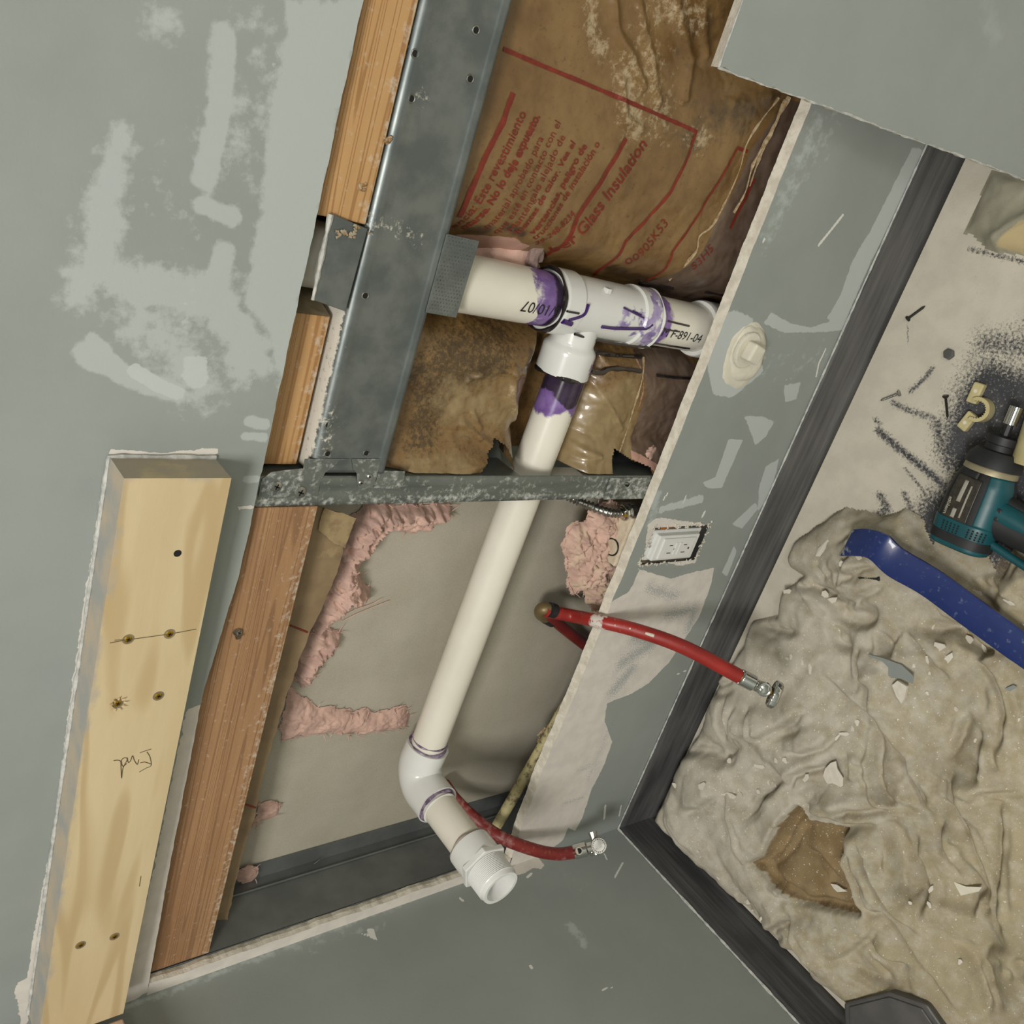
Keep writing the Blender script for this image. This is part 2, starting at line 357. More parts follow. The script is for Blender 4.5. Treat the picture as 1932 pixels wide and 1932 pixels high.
LWHT=[('p',[(1198,1071),(1222,1079),(1266,1092),(1302,1081),(1347,1071),(1342,1102),(1319,1164),(1287,1213),(1262,1250),(1225,1288),(1191,1309),(1145,1327),(1141,1361),(1155,1400),(1140,1443),(1116,1490),(1098,1544),(1085,1568),(1072,1562),(1062,1586),(1000,1630),(950,1655),(950,1600),(1000,1470),(1060,1350),(1112,1232),(1155,1135),(1187,1116),(1196,1099),(1205,1076)],.004),
 ('p',[(1216,1030),(1222,990),(1240,975),(1322,985),(1330,1000),(1312,1062),(1280,1070),(1250,1058),(1225,1062)],.006,.75)]
LREV=[('l',[(1225,1110),(1275,1125)],.012,.03,.62),('l',[(1260,1160),(1310,1150),(1300,1185)],.014,.035,.66),('l',[(1175,1250),(1230,1215),(1200,1200)],.02,.045,.66),('l',[(1160,1300),(1190,1265)],.02,.04,.62),('l',[(1090,1455),(1125,1440)],.008,.03,.56),('l',[(1065,1515),(1100,1505)],.006,.02,.6),('l',[(1160,1350),(1110,1470)],.01,.03,.5)]
LDRP=[('l',[(1590,406),(1575,425),(1545,462)],.0022,.003),('l',[(1443,450),(1440,456)],.0018,.002),('l',[(1558,658),(1545,685),(1540,710)],.0016,.002),('l',[(1295,935),(1285,955)],.0012,.002),('l',[(1260,930),(1250,945)],.0015,.002),('l',[(1142,1520),(1140,1545)],.0022,.002),('l',[(1473-200,1020),(1330,985)],.001,.002,.0),
 ('l',[(1168,1540),(1172,1520)],.0016,.002),('l',[(1295,1265),(1278,1272)],.001,.0015),('l',[(1325,975),(1330,965)],.002,.003)]
V,Fc,at,shp=wallpiece(0,3.0,lambda x:x*0,zlow,np.concatenate([np.linspace(0,.18,8)[:-1],np.linspace(.18,1,110)]),LHAZE,LMUD,LWHT,LREV,LDRP)
hb=(V[:,0]>.86)&(V[:,0]<.925)
# hole around the outlet
gx0,gx1,gz0,gz1=.561,.622,.198,.318
cen=np.array([V[f].mean(0) for f in Fc])
keep=~((cen[:,0]>gx0)&(cen[:,0]<gx1)&(cen[:,2]>gz0)&(cen[:,2]<gz1))
addw(V,[f for f,k in zip(Fc,keep) if k],at)
# cut edges (gypsum core)
def edge_strip(x,z,dz):
    n=len(x); V=[]
    for j in range(5):
        t=j/4; V.append(np.stack([x,x*0+TD*t,z+dz*t+.0004*fbm(x,x*0+t,160,3,11+j)*(0<j)],-1))
    V=np.concatenate(V); Fc=[]
    for j in range(4):
        for i in range(n-1): Fc.append([j*n+i,j*n+i+1,(j+1)*n+i+1,(j+1)*n+i])
    return V,Fc
xe=np.linspace(.02,1.9,900)
V,Fc=edge_strip(xe,zlow(xe),.004); addw(V,Fc,mi=1)
V,Fc=edge_strip(xe,zup(xe),0); addw(V,Fc,mi=1)
# strip beside the corner and wall right of the opening
zz=np.linspace(.338,.9068,160); e=.019+.0022*fbm(zz,zz*0,30,4,2)
V=[];n=len(zz)
for j,(xx,yy) in enumerate([(zz*0,0),(e*.5,0),(e,0),(e+.001,TD*.5),(e-.0005,TD)]): V.append(np.stack([xx,zz*0+yy,zz],-1))
V=np.concatenate(V); at={k:np.zeros(len(V)) for k in WA}; at['white']+=1
addw(V,[[j*n+i,(j+1)*n+i,(j+1)*n+i+1,j*n+i+1] for j in (0,1) for i in range(n-1)],at)
addw(V,[[j*n+i,(j+1)*n+i,(j+1)*n+i+1,j*n+i+1] for j in (2,3) for i in range(n-1)],mi=1)
addw(np.array([(1.9,0,.3),(3,0,.3),(3,0,.95),(1.9,0,.95),(1.9,TD,.3),(1.9,TD,.95)],float),[(0,1,2,3),(0,3,5,4)])
wall=mk('wall_back',np.concatenate(WV),WF,[mWall,mGyp],attrs={k:np.concatenate(a) for k,a in WA.items()},midx=WI); wall['kind']='structure'
# cavity back (other side's board)
o=MB().box((-.05,.106,0),(3,.118,2.4)).build('wall_cavity',mBack); o['kind']='structure'
# left wall
ys=np.concatenate([np.linspace(0,-.9,330),np.linspace(-.95,-2.6,12)]); zs=np.concatenate([np.linspace(0,1.05,360),np.linspace(1.1,2.4,10)])
Y,Z=np.meshgrid(ys,zs,indexing='ij')
LL_W=[('p',[(962,1640),(1000,1610),(1015,1618),(1028,1632),(1020,1640),(1005,1637),(990,1648),(970,1652)],.003)]
LL_D=[('l',[(1160,1655),(1175,1628)],.0015,.002),('l',[(1135,1868),(1155,1862)],.0012,.002),('p',[(690,1752),(705,1752),(712,1775),(700,1770)],.003),('p',[(680,1760),(700,1764),(700,1768),(685,1764)],.002),('l',[(868,1695),(874,1700)],.002,.003),('l',[(1001,1823),(1003,1826)],.0025,.003),('l',[(1140,1610),(1145,1622)],.0015,.002),('l',[(995,1655),(1003,1648)],.002,.003)]
LL_H=[('l',[(1075,1745),(1102,1780)],.006,.03,.95),('l',[(240,1900),(770,1700)],.004,.02,.8),('l',[(560,1790),(720,1745)],.012,.04,.5),('l',[(1080,1650),(1110,1680)],.03,.08,.35)]
at=dict(haze=strokes(Y,Z,LL_H,lyz),mud=strokes(Y,Z,[],lyz),white=strokes(Y,Z,LL_W,lyz),reveal=Y*0,drip=strokes(Y,Z,LL_D,lyz,.002))
o=mk('wall_left',np.stack([Y*0,Y,Z],-1).reshape(-1,3),grid(*Y.shape),mWall,attrs=at); o['kind']='structure'
for nm,a,b,mm in [('wall_right',(3,-2.6,0),(3.05,0,2.4),mPlain),('wall_front',(0,-2.65,0),(3,-2.6,2.4),mPlain),('ceiling',(0,-2.6,2.4),(3,.1,2.45),mCeil)]:
    o=MB().box(a,b).build(nm,mm); o['kind']='structure'
# floor
xs=np.concatenate([[-.05],np.linspace(0,1.35,380),np.linspace(1.4,3,14)]); ys=np.concatenate([np.linspace(-2.6,-.8,14),np.linspace(-.78,.0,260),[.02]])
X,Y=np.meshgrid(xs,ys,indexing='ij')
dust=np.full(X.shape,.92)
bare=sdpoly(X,Y,fxy([(1800,740),(1830,690),(1870,665),(1932,690),(1990,700),(2000,1100),(1760,1060),(1700,1000),(1740,930),(1790,900),(1760,850),(1775,800)]))
dust=np.minimum(dust,np.clip(.60-bare/.07,.22,.95))
def scuff(pts,r,k): 
    global dust
    dust=np.minimum(dust,1-np.clip(.5+(r-dline(X,Y,fxy(pts)))/(r*1.6),0,1)*k)
for pts,r,k in [([(1657,812),(1700,850),(1745,885),(1780,915)],.007,.7),([(1718,738),(1740,718),(1760,695)],.005,.62),([(1685,760),(1715,775),(1760,788)],.006,.58),([(1768,800),(1775,840),(1790,880)],.012,.6),([(1708,885),(1730,910),(1745,930)],.003,.6),([(1660,935),(1675,960),(1650,975)],.008,.62),([(1705,930),(1720,965),(1750,990)],.006,.6),([(1790,668),(1792,672)],.005,.8),([(1862,648),(1932,655)],.025,.55),([(1800,740),(1850,650),(1932,620)],.02,.4),([(1712,606),(1713,650)],.0012,.62),([(1830,470),(1935,495)],.004,.6),([(1650,790),(1660,800)],.004,.6)]: scuff(pts,r,k)
o=mk('floor',np.stack([X,Y,X*0],-1).reshape(-1,3),grid(*X.shape),mFloor,attrs=dict(dust=dust,stain=strokes(X,Y,[('l',[(1885,1080),(1905,1072)],.012,.02)],fxy))); o['kind']='structure'
# baseboards
HB=.087
prof=[(.0,HB),(-.0028,HB-.001),(-.003,.02),(-.006,.008),(-.012,0.0),(0,0)]
def baseboard(name,along,p):
    V=[]; n=len(along)
    dd=[]
    for (q,z) in p:
        for a in along: V.append((a,q,z))
    V=np.array(V); Fc=[]
    for j in range(len(p)-1):
        for i in range(n-1): Fc.append([j*n+i,j*n+i+1,(j+1)*n+i+1,(j+1)*n+i])
    return V,Fc
al=np.linspace(.002,3,260); pr2=[(0,HB)]+[(-.0028-.0002*i,HB-.0012-(HB-.02)*i/6*.98) for i in range(7)]+prof[3:]
V,Fc=baseboard('b',al,pr2)
dst=.3+.22*fbm(V[:,0],V[:,2]*3,9,3,4)+.15*np.exp(-((V[:,0]-.85)/.1)**2)+.1*np.exp(-((V[:,0]-.75)/.07)**2)
o=mk('baseboard_back',V,[f[::-1] for f in Fc],mBase,smooth=True,attrs=dict(dust=dst)); o['kind']='structure'
ob=o
al=np.linspace(-2.6,-.002,200); V,Fc=baseboard('b',al,pr2); V=V[:,[1,0,2]]*[-1,1,1]
o=mk('baseboard_left',V,Fc,mBase,smooth=True,attrs=dict(dust=.16+.1*fbm(V[:,1],V[:,2]*3,9,3,4))); o['kind']='structure'
def bead(name,P,r,parent,mm=None,jit=.5,seg=6):
    P=dense(P,.004); rr=[max(.0003,r*(1+jit*float(fbm(np.array(i*.37),np.array(1.3),1,2,9)))) for i in range(len(P))]
    return MB().tube(P,rr,seg).build(name,mm or mCaulk,parent,smooth=True)
bead('dust_bead',[(.002,-.002,HB+.0006),(1.9,-.002,HB+.0006)],.0013,ob)
bead('dust_bead',[(.002,-.002,HB+.0006),(.002,-1.2,HB+.0006)],.0018,o)
# ceiling lamp fixture, plus an added panel for the extra fill lamp
for x,y,lb in ((.75,-1.45,'square ceiling light panel above the opened wall'),(2.3,-2.2,'square light panel added for fill farther into the room')):
    t=empty('ceiling_light',(x,y,2.4),lb,'ceiling light')
    MB().box((x-.3,y-.3,2.385),(x+.3,y+.3,2.4)).build('frame',mCeil,t); MB().box((x-.26,y-.26,2.38),(x+.26,y+.26,2.385)).build('diffuser',mLampW,t)
# ------------------------------------------------------------------ text and print
def text_mesh(s,size=1,bold=0,shear=0,spacing=1):
    cu=bpy.data.curves.new('t','FONT'); cu.body=s; cu.size=size; cu.offset=bold; cu.shear=shear; cu.resolution_u=3; cu.space_character=spacing
    o=bpy.data.objects.new('t',cu); COL.objects.link(o); bpy.context.view_layer.update()
    me=bpy.data.meshes.new_from_object(o.evaluated_get(bpy.context.evaluated_depsgraph_get()))
    V=np.array([v.co[:] for v in me.vertices]); Fc=[list(p.vertices) for p in me.polygons]
    bpy.data.objects.remove(o); bpy.data.curves.remove(cu); bpy.data.meshes.remove(me); return V,Fc
def subdiv_faces(V,Fc): return V,Fc
# ------------------------------------------------------------------ pine board on the wall
BY=-.0392
def hgrid_box(name,x0,x1,y0,y1,z0,z1,mat_,parent,fa,nx,bev=.002):
    mb=MB(); xs=np.linspace(x0,x1,nx); n=nx
    ring=[(y0,z0),(y0,z1),(y1,z1),(y1,z0)]
    rr=[]
    for a,b in zip(ring,ring[1:]+ring[:1]):
        for k in range(6): rr.append((a[0]+(b[0]-a[0])*k/6,a[1]+(b[1]-a[1])*k/6))
    V=[(x,p[0],p[1]) for x in xs for p in rr]; m_=len(rr)
    Fc=[(i*m_+k,i*m_+(k+1)%m_,(i+1)*m_+(k+1)%m_,(i+1)*m_+k) for i in range(n-1) for k in range(m_)]+[tuple(range(m_))[::-1],tuple((n-1)*m_+k for k in range(m_))]
    mb.add(V,Fc); return mb.build(name,mat_,parent,fa=fa,bev=bev)
xb1=.7178; zb0,zb1=.951,1.0397
t=empty('mounting_board',(.38,0,zb0),'pale pine board screwed flat to the grey wall above the hole, "End" pencilled on it','board')
def fb(V):
    back=(V[:,1]>BY+.001)
    m_=np.where(back&(V[:,2]>zb1-.004),.85,0)+np.where(back&(V[:,0]>xb1-.004),.75,0)
    m_=np.maximum(m_,np.where(V[:,2]>zb1-.001,.5,0)); m_=np.maximum(m_,np.where(V[:,0]>xb1-.001,.42,0))
    return dict(mud=m_)
hgrid_box('plank',.041,xb1,BY,-.0005,zb0,zb1,mYel,t,fb,60,0)
bead('caulk_bead',[(.045,-.002,zb1+.001),(xb1+.001,-.002,zb1+.001),(xb1+.0015,-.002,zb0)],.0022,t)
def screw_head(p,nrm,r,mm,parent,name='screw',depth=.0012):
    p=np.array(p,float); nrm=np.array(nrm,float); mb=MB()
    mb.tube([p-nrm*.001,p+nrm*depth*.4,p+nrm*depth],[r*1.0,r,r*.72],16)
    o=mb.build(name,mm,parent,smooth=True)
    a=np.cross(nrm,[.3,.5,.81]); a/=np.linalg.norm(a); b=np.cross(nrm,a); q=MB()
    for d,e in ((a,b),(b,a)):
        c=p+nrm*(depth+.0001); h=r*.55; v=[c+d*h+e*r*.13,c+d*h-e*r*.13,c-d*h-e*r*.13,c-d*h+e*r*.13]
        q.add(v,[(0,1,2,3)])
    q.build('drive_recess',mDark,o); return o
for i,(u,v) in enumerate([(242,1206),(320,1196),(222,1327),(299,1313),(152,1783),(216,1767)]):
    P=W(u,v,BY); r=.0036
    MB().tube([P+[0,.0003,0],P+[0,-.0002,0]],r*1.45,18).build('countersink_hole',mEnd,t)
    screw_head(P+[0,.0004,0],(0,-1,0),r,mBrass,t)
P=W(335,1044,BY); MB().tube([P+[0,.0003,0],P+[0,-.0002,0]],.0034,18).build('drilled_hole',mDark,t)
P=W(222,1327,BY); q=MB()
for k in range(9):
    a=k*.7; d=np.array([math.cos(a),-.15,math.sin(a)]); c=P+d*.0052; q.tube([c,c+d*.003+[0,-.0015,0]],[.0012,.0003],5)
q.build('wood_splinters',mYel,t)
def pen(pts,y,parent,r=.0004,mm=None,conv=None,name='pencil_mark'):
    P=[(conv or (lambda a:W(a[0],a[1],y)))(p) for p in pts]; return MB().tube(spline(P,5),r,5).build(name,mm or mInk,parent)
c=lambda pts:crop(0,1232,.3623,pts)
mPen=mat('pencil','5b5038',rough=.7)
yb=BY-.0001
for s in ([(725,620),(760,600),(787,585),(780,540),(765,515)],[(730,572),(755,568),(785,578)],[(728,520),(750,512),(788,500)],[(722,555),(715,580),(700,560),(690,535),(680,560),(668,570),(662,545)],
          [(660,575),(640,590),(632,560),(650,545),(662,556),(640,600),(633,652),(630,600),(628,565),(612,558),(592,560)]): pen(c(s),yb,t,.00042,mPen)
pen([(207,1213),(242,1207),(320,1196),(370,1187)],yb,t,.0004,mPen); pen([(216,1208),(242,1206)],yb,t,.0003,mPen); pen([(266,1653),(263,1672)],yb,t,.0004,mPen)
t=empty('side_board',(0,-.6,zb0),'raw board end fixed to the darker left wall, meeting the pine board','board')
MB().box((.0005,-1.3,zb0+.001),(.0385,-.0425,zb1)).build('plank',mPink2,t,bev=.002)
# ------------------------------------------------------------------ framing
def blocking(x0,x1,y0,z0,z1,dx,mm,label,fa=None,tilt=0,depth=.038,bevel_end=False):
    t=empty('wood_blocking',((x0+x1)/2,y0+.02,z0),label,'wood framing',None)
    o=hgrid_box('timber',x0,x1,y0,y0+depth,z0,z1,mm,t,fa or (lambda V:dict(dust=np.where(V[:,2]<z0+.006,.45,.18))),30,.0012)
    if tilt: o.data.transform(Matrix.Translation(-Vector((x0-t.location[0],0,0))));
    return t,o
b1,o=blocking(.021,.6588,.0135,.8285,.935,0,mBrn,'long brown timber across the top of the left wall cavity')
Ps=W(447,1192,.013); screw_head(Ps+[0,.0,-.0],(0.2,-1,-.25),.0042,mSteelB,b1,depth=.004); MB().tube([Ps+[0,.001,0],Ps+[-.004,-.006,.0]],[.0025,.003],8).build('screw_shank',mSteelB,b1)
b2,o=blocking(.9375,1.85,.0135,.8495,.93,0,mFir,'orange timber above the steel header, upper right of the pipe')
b3,o=blocking(.6965,.8475,.0305,.8530,.94,0,mFir,'short orange timber block above the steel header, left of the pipe')
o=MB(); o.add([(.8477,.0305,.853),(.8477,.0305,.94),(.866,.068,.94),(.862,.068,.857)],[(0,1,2,3)]).build('sawn_end',mEnd,b3)
# steel header
t=empty('steel_header',(1.2,.02,.76),'wide galvanised steel header running across above the pipe tee','steel framing')
hz0,hz1=.7622,.8458
pf=[(.085,hz1+.001),(.066,hz1+.001),(.045,hz1+.001),(.032,hz1+.001),(.020,hz1+.001),(.0165,hz1-.001),(.0142,hz1-.004),(.0137,hz1-.008),(.0147,hz1-.011),(.0147,hz0+.012),(.0137,hz0+.0095),(.0120,hz0+.006),(.0128,hz0+.002),(.0165,hz0),(.045,hz0)]
def inpf(x): return pf
xs=np.concatenate([np.linspace(.6965,.79,30),np.linspace(.80,1.9,220)])
V=[];n=len(xs)
for (y,z) in pf: V.append(np.stack([xs,xs*0+y,xs*0+z],-1))
# refine web rows
rows=[]
for i,(y,z) in enumerate(pf):
    rows.append((y,z))
    if i==8:
        for k in range(1,8): rows.append((.0147,hz1-.011-(hz1-hz0-.023)*k/8))
V=np.concatenate([np.stack([xs,xs*0+y,xs*0+z],-1) for y,z in rows]); Fc=[]
for j in range(len(rows)-1):
    for i in range(n-1): Fc.append((j*n+i,j*n+i+1,(j+1)*n+i+1,(j+1)*n+i))
dust=np.where(V[:,2]>hz1,.51-.10*(V[:,0]>.93),.0)+np.clip((V[:,2]-hz1+.012)/.012,0,1)*.25*(V[:,0]<.86)
dust=np.maximum(dust,strokes(V[:,0],V[:,2],[('l',[(690,425),(730,420),(790,450)],.004,.03,.62),('l',[(785,180),(800,185)],.004,.02,.6),('l',[(620,780),(615,850)],.01,.03,.5)],lambda p:wz(p,.0147)))
h=mk('track',V,Fc,mStl,t,smooth=True,attrs=dict(dust=dust)); sm=h.modifiers.new('s','SOLIDIFY'); sm.thickness=.0009; sm.offset=-1
# end tabs lapping over the stud
def sheet(pts,y,th,name,mm,parent,fa=None,bev=.0005,conv=None):
    P=wz(pts,y); mb=MB(); mb.prism([tuple(p) for p in P],lambda a,b,hh:(a,hh,b),y,y+th); return mb.build(name,mm,parent,fa=fa,bev=bev)
yw=.0128
sheet([(590,868),(600,888),(562,888),(572,906),(598,940-30),(604,924),(603,940-6),(594,938),(594,940),(602,934),(605,905),(611,893),(620,886),(630,880),(645,868),(735,868),(728,890),(700,905),(699,923),(678,921),(672,893),(665,884),(661,872),(640,870)],yw,.0008,'tab_unused',mStl2,t) if False else None
sheet([(575,866),(662,866),(640,869),(633,878),(625,884),(614,892),(604,912),(600,936),(562,936),(566,900),(572,886)],yw,.0009,'end_tab',mStl2,t,lambda V:dict(dust=V[:,0]*0+.3))
sheet([(664,866),(724,866),(716,888),(703,922),(676,921),(673,893),(667,886)],yw-.0004,.0009,'end_tab',mStl2,t,lambda V:dict(dust=V[:,0]*0+.3))
sheet([(716,888),(765,889),(760,918),(750,923),(706,921)],yw-.0004,.0009,'bent_tab',mStl2,t,lambda V:dict(dust=V[:,0]*0+.35))
sheet([(494,905),(512,891),(540,887),(572,884),(566,936),(486,944)],yw-.0003,.0009,'end_flange',mStl2,t,lambda V:dict(dust=V[:,0]*0+.38))
for (u,v,r) in [(567,929,.0062),(522,918,.0055)]: screw_head(W(u,v,yw-.0006),(0,-1,0),r,mSteelB,t)
for (u,v,r) in [(697,899,.0028),(681,911,.0028)]: screw_head(W(u,v,yw-.001),(0,-1,0),r,mSteelB,t)
for u,v in [(619,802),(618,856),(691,855),(689,558),(898,57),(887,149),(783,101),(776,186)]:
    P=W(u,v,.0135); q=MB(); 
    ring=[]
    for k in range(20):
        a=k*math.pi/10; ring.append(P+np.array([math.cos(a),-.0001,math.sin(a)])*.0033)
    q.tube(ring+[ring[0]],.0007,6,cap=False).build('punched_rim',mSteelB,t,smooth=True); MB().tube([P+[0,.0003,0],P+[0,-.0004,0]],.0026,14).build('screw_hole',mDark,t)
for u,v in [(757,262),(710,352)]:
    P=W(u-28,v,.0142); q=MB()
    for k in range(7): q.tube([P+np.array([random.uniform(-.003,.003),-.0008,random.uniform(-.004,.004)]) for _ in range(3)],[.0012,.0018,.0006],6)
    q.build('rust_bleb',mat('rust','8a6238','b3a184',rough=.9,ns=300),t,smooth=True)
# studs
def stud(x0,x1,z0,z1,label,holes=(),yf=.0137,right=True):
    t=empty('steel_stud',((x0+x1)/2,yf,z0),label,'steel framing')
    zs=np.linspace(z0,z1,90); xs=np.linspace(x0,x1,9); X,Z=np.meshgrid(xs,zs,indexing='ij')
    Y=yf+.0006*np.cos((X-x0)/(x1-x0)*math.pi*4); du=np.where(X<x0+.010,.42,.24)+.2*fbm(X,Z,25,3,6)
    g=mk('front_flange',np.stack([X,Y,Z],-1).reshape(-1,3),grid(*X.shape),mStl2,t,smooth=True,attrs=dict(dust=du)); s=g.modifiers.new('s','SOLIDIFY'); s.thickness=.0009
    xw=x1 if right else x0; q=MB(); zc=z0
    for a,b in list(holes)+[(z1,z1)]: q.box((xw-.0008,yf+.001,zc),(xw,.104,a)); zc=b
    q.build('web',mStl2,t); MB().box((x0,.1035,z0),(x1,.1045,z1)).build('back_flange',mStl2,t)
    return t
st=stud(.6597,.6925,.02,2.3,'vertical galvanised stud crossing the middle of the opening',holes=[(.47,.575)])
sheet([(1152,902),(1222,901),(1214,941),(1138,943)],.0122,.0009,'box_bracket',mStl2,st,lambda V:dict(dust=V[:,0]*0+.42))
P=W(1183,914,.012); MB().tube([P,P+[0,-.002,0]],.0028,14).build('bracket_screw',mDark,st); MB().tube([P+[.002,-.001,.006],P+[.002,-.002,.001]],.0012,8).build('screw_thread',mSteelB,st)
stud(1.29,1.33,.02,.75,'vertical steel stud hidden behind the leaning grey board')
# corner stud
t=empty('steel_stud',(.02,.05,.0),'dark steel corner stud at the left end of the wall cavity','steel framing')
MB().box((.0185,.0135,.02),(.0195,.105,2.3)).build('web',mDkStl,t); MB().box((.0195,.1035,.02),(.047,.105,2.3)).build('back_flange',mDkStl,t); MB().box((-.01,.0134,.02),(.0195,.0143,2.3)).build('front_flange',mDkStl,t)
MB().tube([(.021,.085,.3),(.021,.085,.9)],.0016,8).build('web_rib',mDkStl,t)
for u,v in [(592,1630),(660,1595),(732,1578),(938,1517),(657,1600)]:
    P=LW(u,v,.022); MB().tube([P,P+[.004,.002,-.010]],.0007,6).build('screw_tip',mSteelB,t)
# nail plates over the pipe
def plate(pts,y,label,dots):
    t=empty('nail_plate',tuple(W(*pts[0],y)),label,'metal plate')
    sheet(pts,y,.0012,'plate',mStl,t,lambda V:dict(dust=V[:,0]*0+.12),.0006)
    P=wz(pts,y); q=MB()
    a,b,c_,d=[np.array([p[0],y,p[1]]) for p in (P[0],P[1],P[2],P[3])]
    if dots:
        for i in range(22):
            for j in range(9):
                s=(i+.5)/22; r=(j+.9+.5*(i%2))/10.5; p=(a*(1-r)+b*r)*(1-s)+(d*(1-r)+c_*r)*s
                h=.0009; q.add([p+[h,0,0],p+[0,0,h],p+[-h,0,0],p+[0,0,-h],p+[0,-.0008,0]],[(0,1,4),(1,2,4),(2,3,4),(3,0,4)])
        q.build('dimple_pattern',mSteelB,t)
    return t
plate([(843,441),(905,455),(861,600),(803,590)],.0100,'dimpled steel plate below the header, in front of the upright pipe',True)
up=plate([(627,404),(694,432),(652,596-8),(590,566)],.0095,'plain dusty steel plate at the top of the header, in front of the upright pipe',False)
bead('plaster_edge',[W(624,404,.009),W(590,566,.009)],.0022,up); q=MB()
for k in range(26):
    P=W(655+random.gauss(0,16),437+random.gauss(0,7),.0092); q.tube([P,P+[random.uniform(-.002,.002),-.0012,random.uniform(-.003,.003)]],[.0015,.0007],6)
q.build('plaster_crumbs',mat('crumb','a79c88','8a6f48',rough=.95,ns=200),up,smooth=True)
# ------------------------------------------------------------------ drain pipe
def vx(z): return .8845+(z-.34)*.0215
YP=.055
d=empty('drain_pipe',(vx(.3),YP,.3),'white plastic drain pipe: upright, tee, long arm and open threaded end','pipe')
def vtube(name,z0,z1,r,mm,fa,seg=40,n=None):
    zs=np.linspace(z1,z0,n or max(2,int(abs(z1-z0)/.004))); r=r if hasattr(r,'__call__') else (lambda z,r=r:r)
    return MB().tube([(vx(z),YP,z) for z in zs],[r(z) for z in zs],seg).build(name,mm,d,smooth=True,fa=fa)
ang=lambda V:np.arctan2(V[:,0]-vx(V[:,2]),-(V[:,1]-YP))
def fa_up(V):
    z=V[:,2]; a=ang(V); n=.5+.5*fbm(a*.03,z,60,3,3)
    return dict(prim=np.clip((z<.622+.008*np.sin(a*2))*1.0*(.55+.45*np.clip((.625-z)/.03,0,1)),0,1),glue=np.clip(.5+(.596-z)/.012,0,1)*.85)
vtube('upright_pipe',.575,1.1,.0301,mPvc,fa_up)
def tee_r(z):
    if z>.582 or z<.428: return .0345
    if z>.556: return .0362
    if z<.455: return .0362
    return .0335
def fa_tee(V):
    z=V[:,2]; a=ang(V)
    p=strokes(a*.034,z,[('l',[(-.004,.478),(-.004,.49)],.009,.02,.60),('l',[(-.012,.462),(.012,.462)],.008,.02,.66),('l',[(.0,.50),(.006,.515)],.006,.02,.5),('l',[(.005,.448),(.0,.46),(-.006,.455)],.008,.02,.75),('l',[(.018,.475),(.004,.474)],.003,.01,.7),('l',[(.012,.493),(.008,.485)],.004,.01,.62)],lambda q:np.array(q))
    return dict(prim=np.maximum(p,(z<.447)*.58),glue=np.zeros(len(z)))
tee=vtube('tee_fitting',.424,.585,tee_r,mFit,fa_tee,48,81)
for zz_,rr_ in ((.586,.0345),(.4235,.034)):
    ring=[(vx(zz_)+rr_*math.sin(a),YP-rr_*math.cos(a),zz_+.001*math.sin(3*a)) for a in np.linspace(0,2*math.pi,61)]
    MB().tube(ring,[.0022+.0009*math.sin(5*a) for a in np.linspace(0,2*math.pi,61)],8,cap=False).build('glue_ring',mGlue if zz_>.5 else mFit,tee,smooth=True)
vtube('lower_pipe',.30,.43,.0301,mPvc,lambda V:dict(prim=np.clip((V[:,2]-.396)/.012,0,1)*.72,glue=V[:,2]*0))
vtube('bottom_coupling',.16,.322,lambda z:.0365 if z<.320 else .035,mFit,None)
# branch hub
ZB=.525
def xtube(name,x0,x1,r,mm,fa=None,za=ZB,zb_=ZB,seg=40):
    n=max(2,int(abs(x1-x0)/.003)); xs=np.linspace(x0,x1,n); rr=[r(x) if hasattr(r,'__call__') else r for x in xs]
    return MB().tube([(x,YP,za+(zb_-za)*(x-x0)/(x1-x0)) for x in xs],rr,seg).build(name,mm,d,smooth=True,fa=fa)
br=xtube('branch_hub',.885,.8085,lambda x:.0262 if x>.846 else (.0262+(.846-x)*.9 if x>.838 else .0322),mFit,lambda V:dict(prim=strokes(V[:,0],V[:,2],[('l',[(.835,.503),(.812,.506)],.009,.014,.72)],lambda q:np.array(q)),glue=V[:,0]*0))
ring=[(.808+.001*math.sin(2*a),YP-.0302*math.cos(a),ZB+.0302*math.sin(a)) for a in np.linspace(0,2*math.pi,61)]
MB().tube(ring,[.0026+.0011*math.sin(4*a) for a in np.linspace(0,2*math.pi,61)],8,cap=False).build('glue_ring',mGlue,br,smooth=True)
XE,ZE=.195,.543
def arm_z(x): return .5165+(x-.745)/(XE-.745)*(ZE-.5165)-.0065*0
def fa_arm(V):
    x=V[:,0]; z=V[:,2]
    return dict(prim=np.clip(.5+(x-(.762+.006*np.sin(z*160)))/.012,0,1)*.95+.0,glue=np.clip(.5+(x-(.780-.010*np.sin((z-.5)*90)))/.01,0,1)*.9)
xtube('arm_pipe',.812,.225,.0243,mPvc,fa_arm,za=arm_z(.81)+.002,zb_=arm_z(.225))
# elbow and stub out towards the room
LY=-.062
th=np.linspace(0,math.pi/2,14); rc=.030
E=[np.array((.252,YP,arm_z(.252))),np.array((XE+rc+.002,YP,ZE))]+[np.array((XE+rc-rc*math.sin(a),YP-rc+rc*math.cos(a),ZE)) for a in th[1:]]+[np.array((XE,-.003,ZE))]
E2=dense(E,.003); rE=[.0305]*len(E2)
MB().tube(E2,rE,40).build('elbow_fitting',mFit,d,smooth=True,fa=lambda V:dict(prim=V[:,0]*0+.0,glue=V[:,0]*0))
def ring_at(c,ax,r,th_,mm,name,parent=d,jit=.3,seg=8):
    c=np.array(c,float); ax=np.array(ax,float); u=np.cross(ax,[.1,.2,.97]); u/=np.linalg.norm(u); v=np.cross(ax,u)
    A=np.linspace(0,2*math.pi,61); MB().tube([c+r*(math.cos(a)*u+math.sin(a)*v) for a in A],[th_*(1+jit*math.sin(5*a)) for a in A],seg,cap=False).build(name,mm,parent,smooth=True)
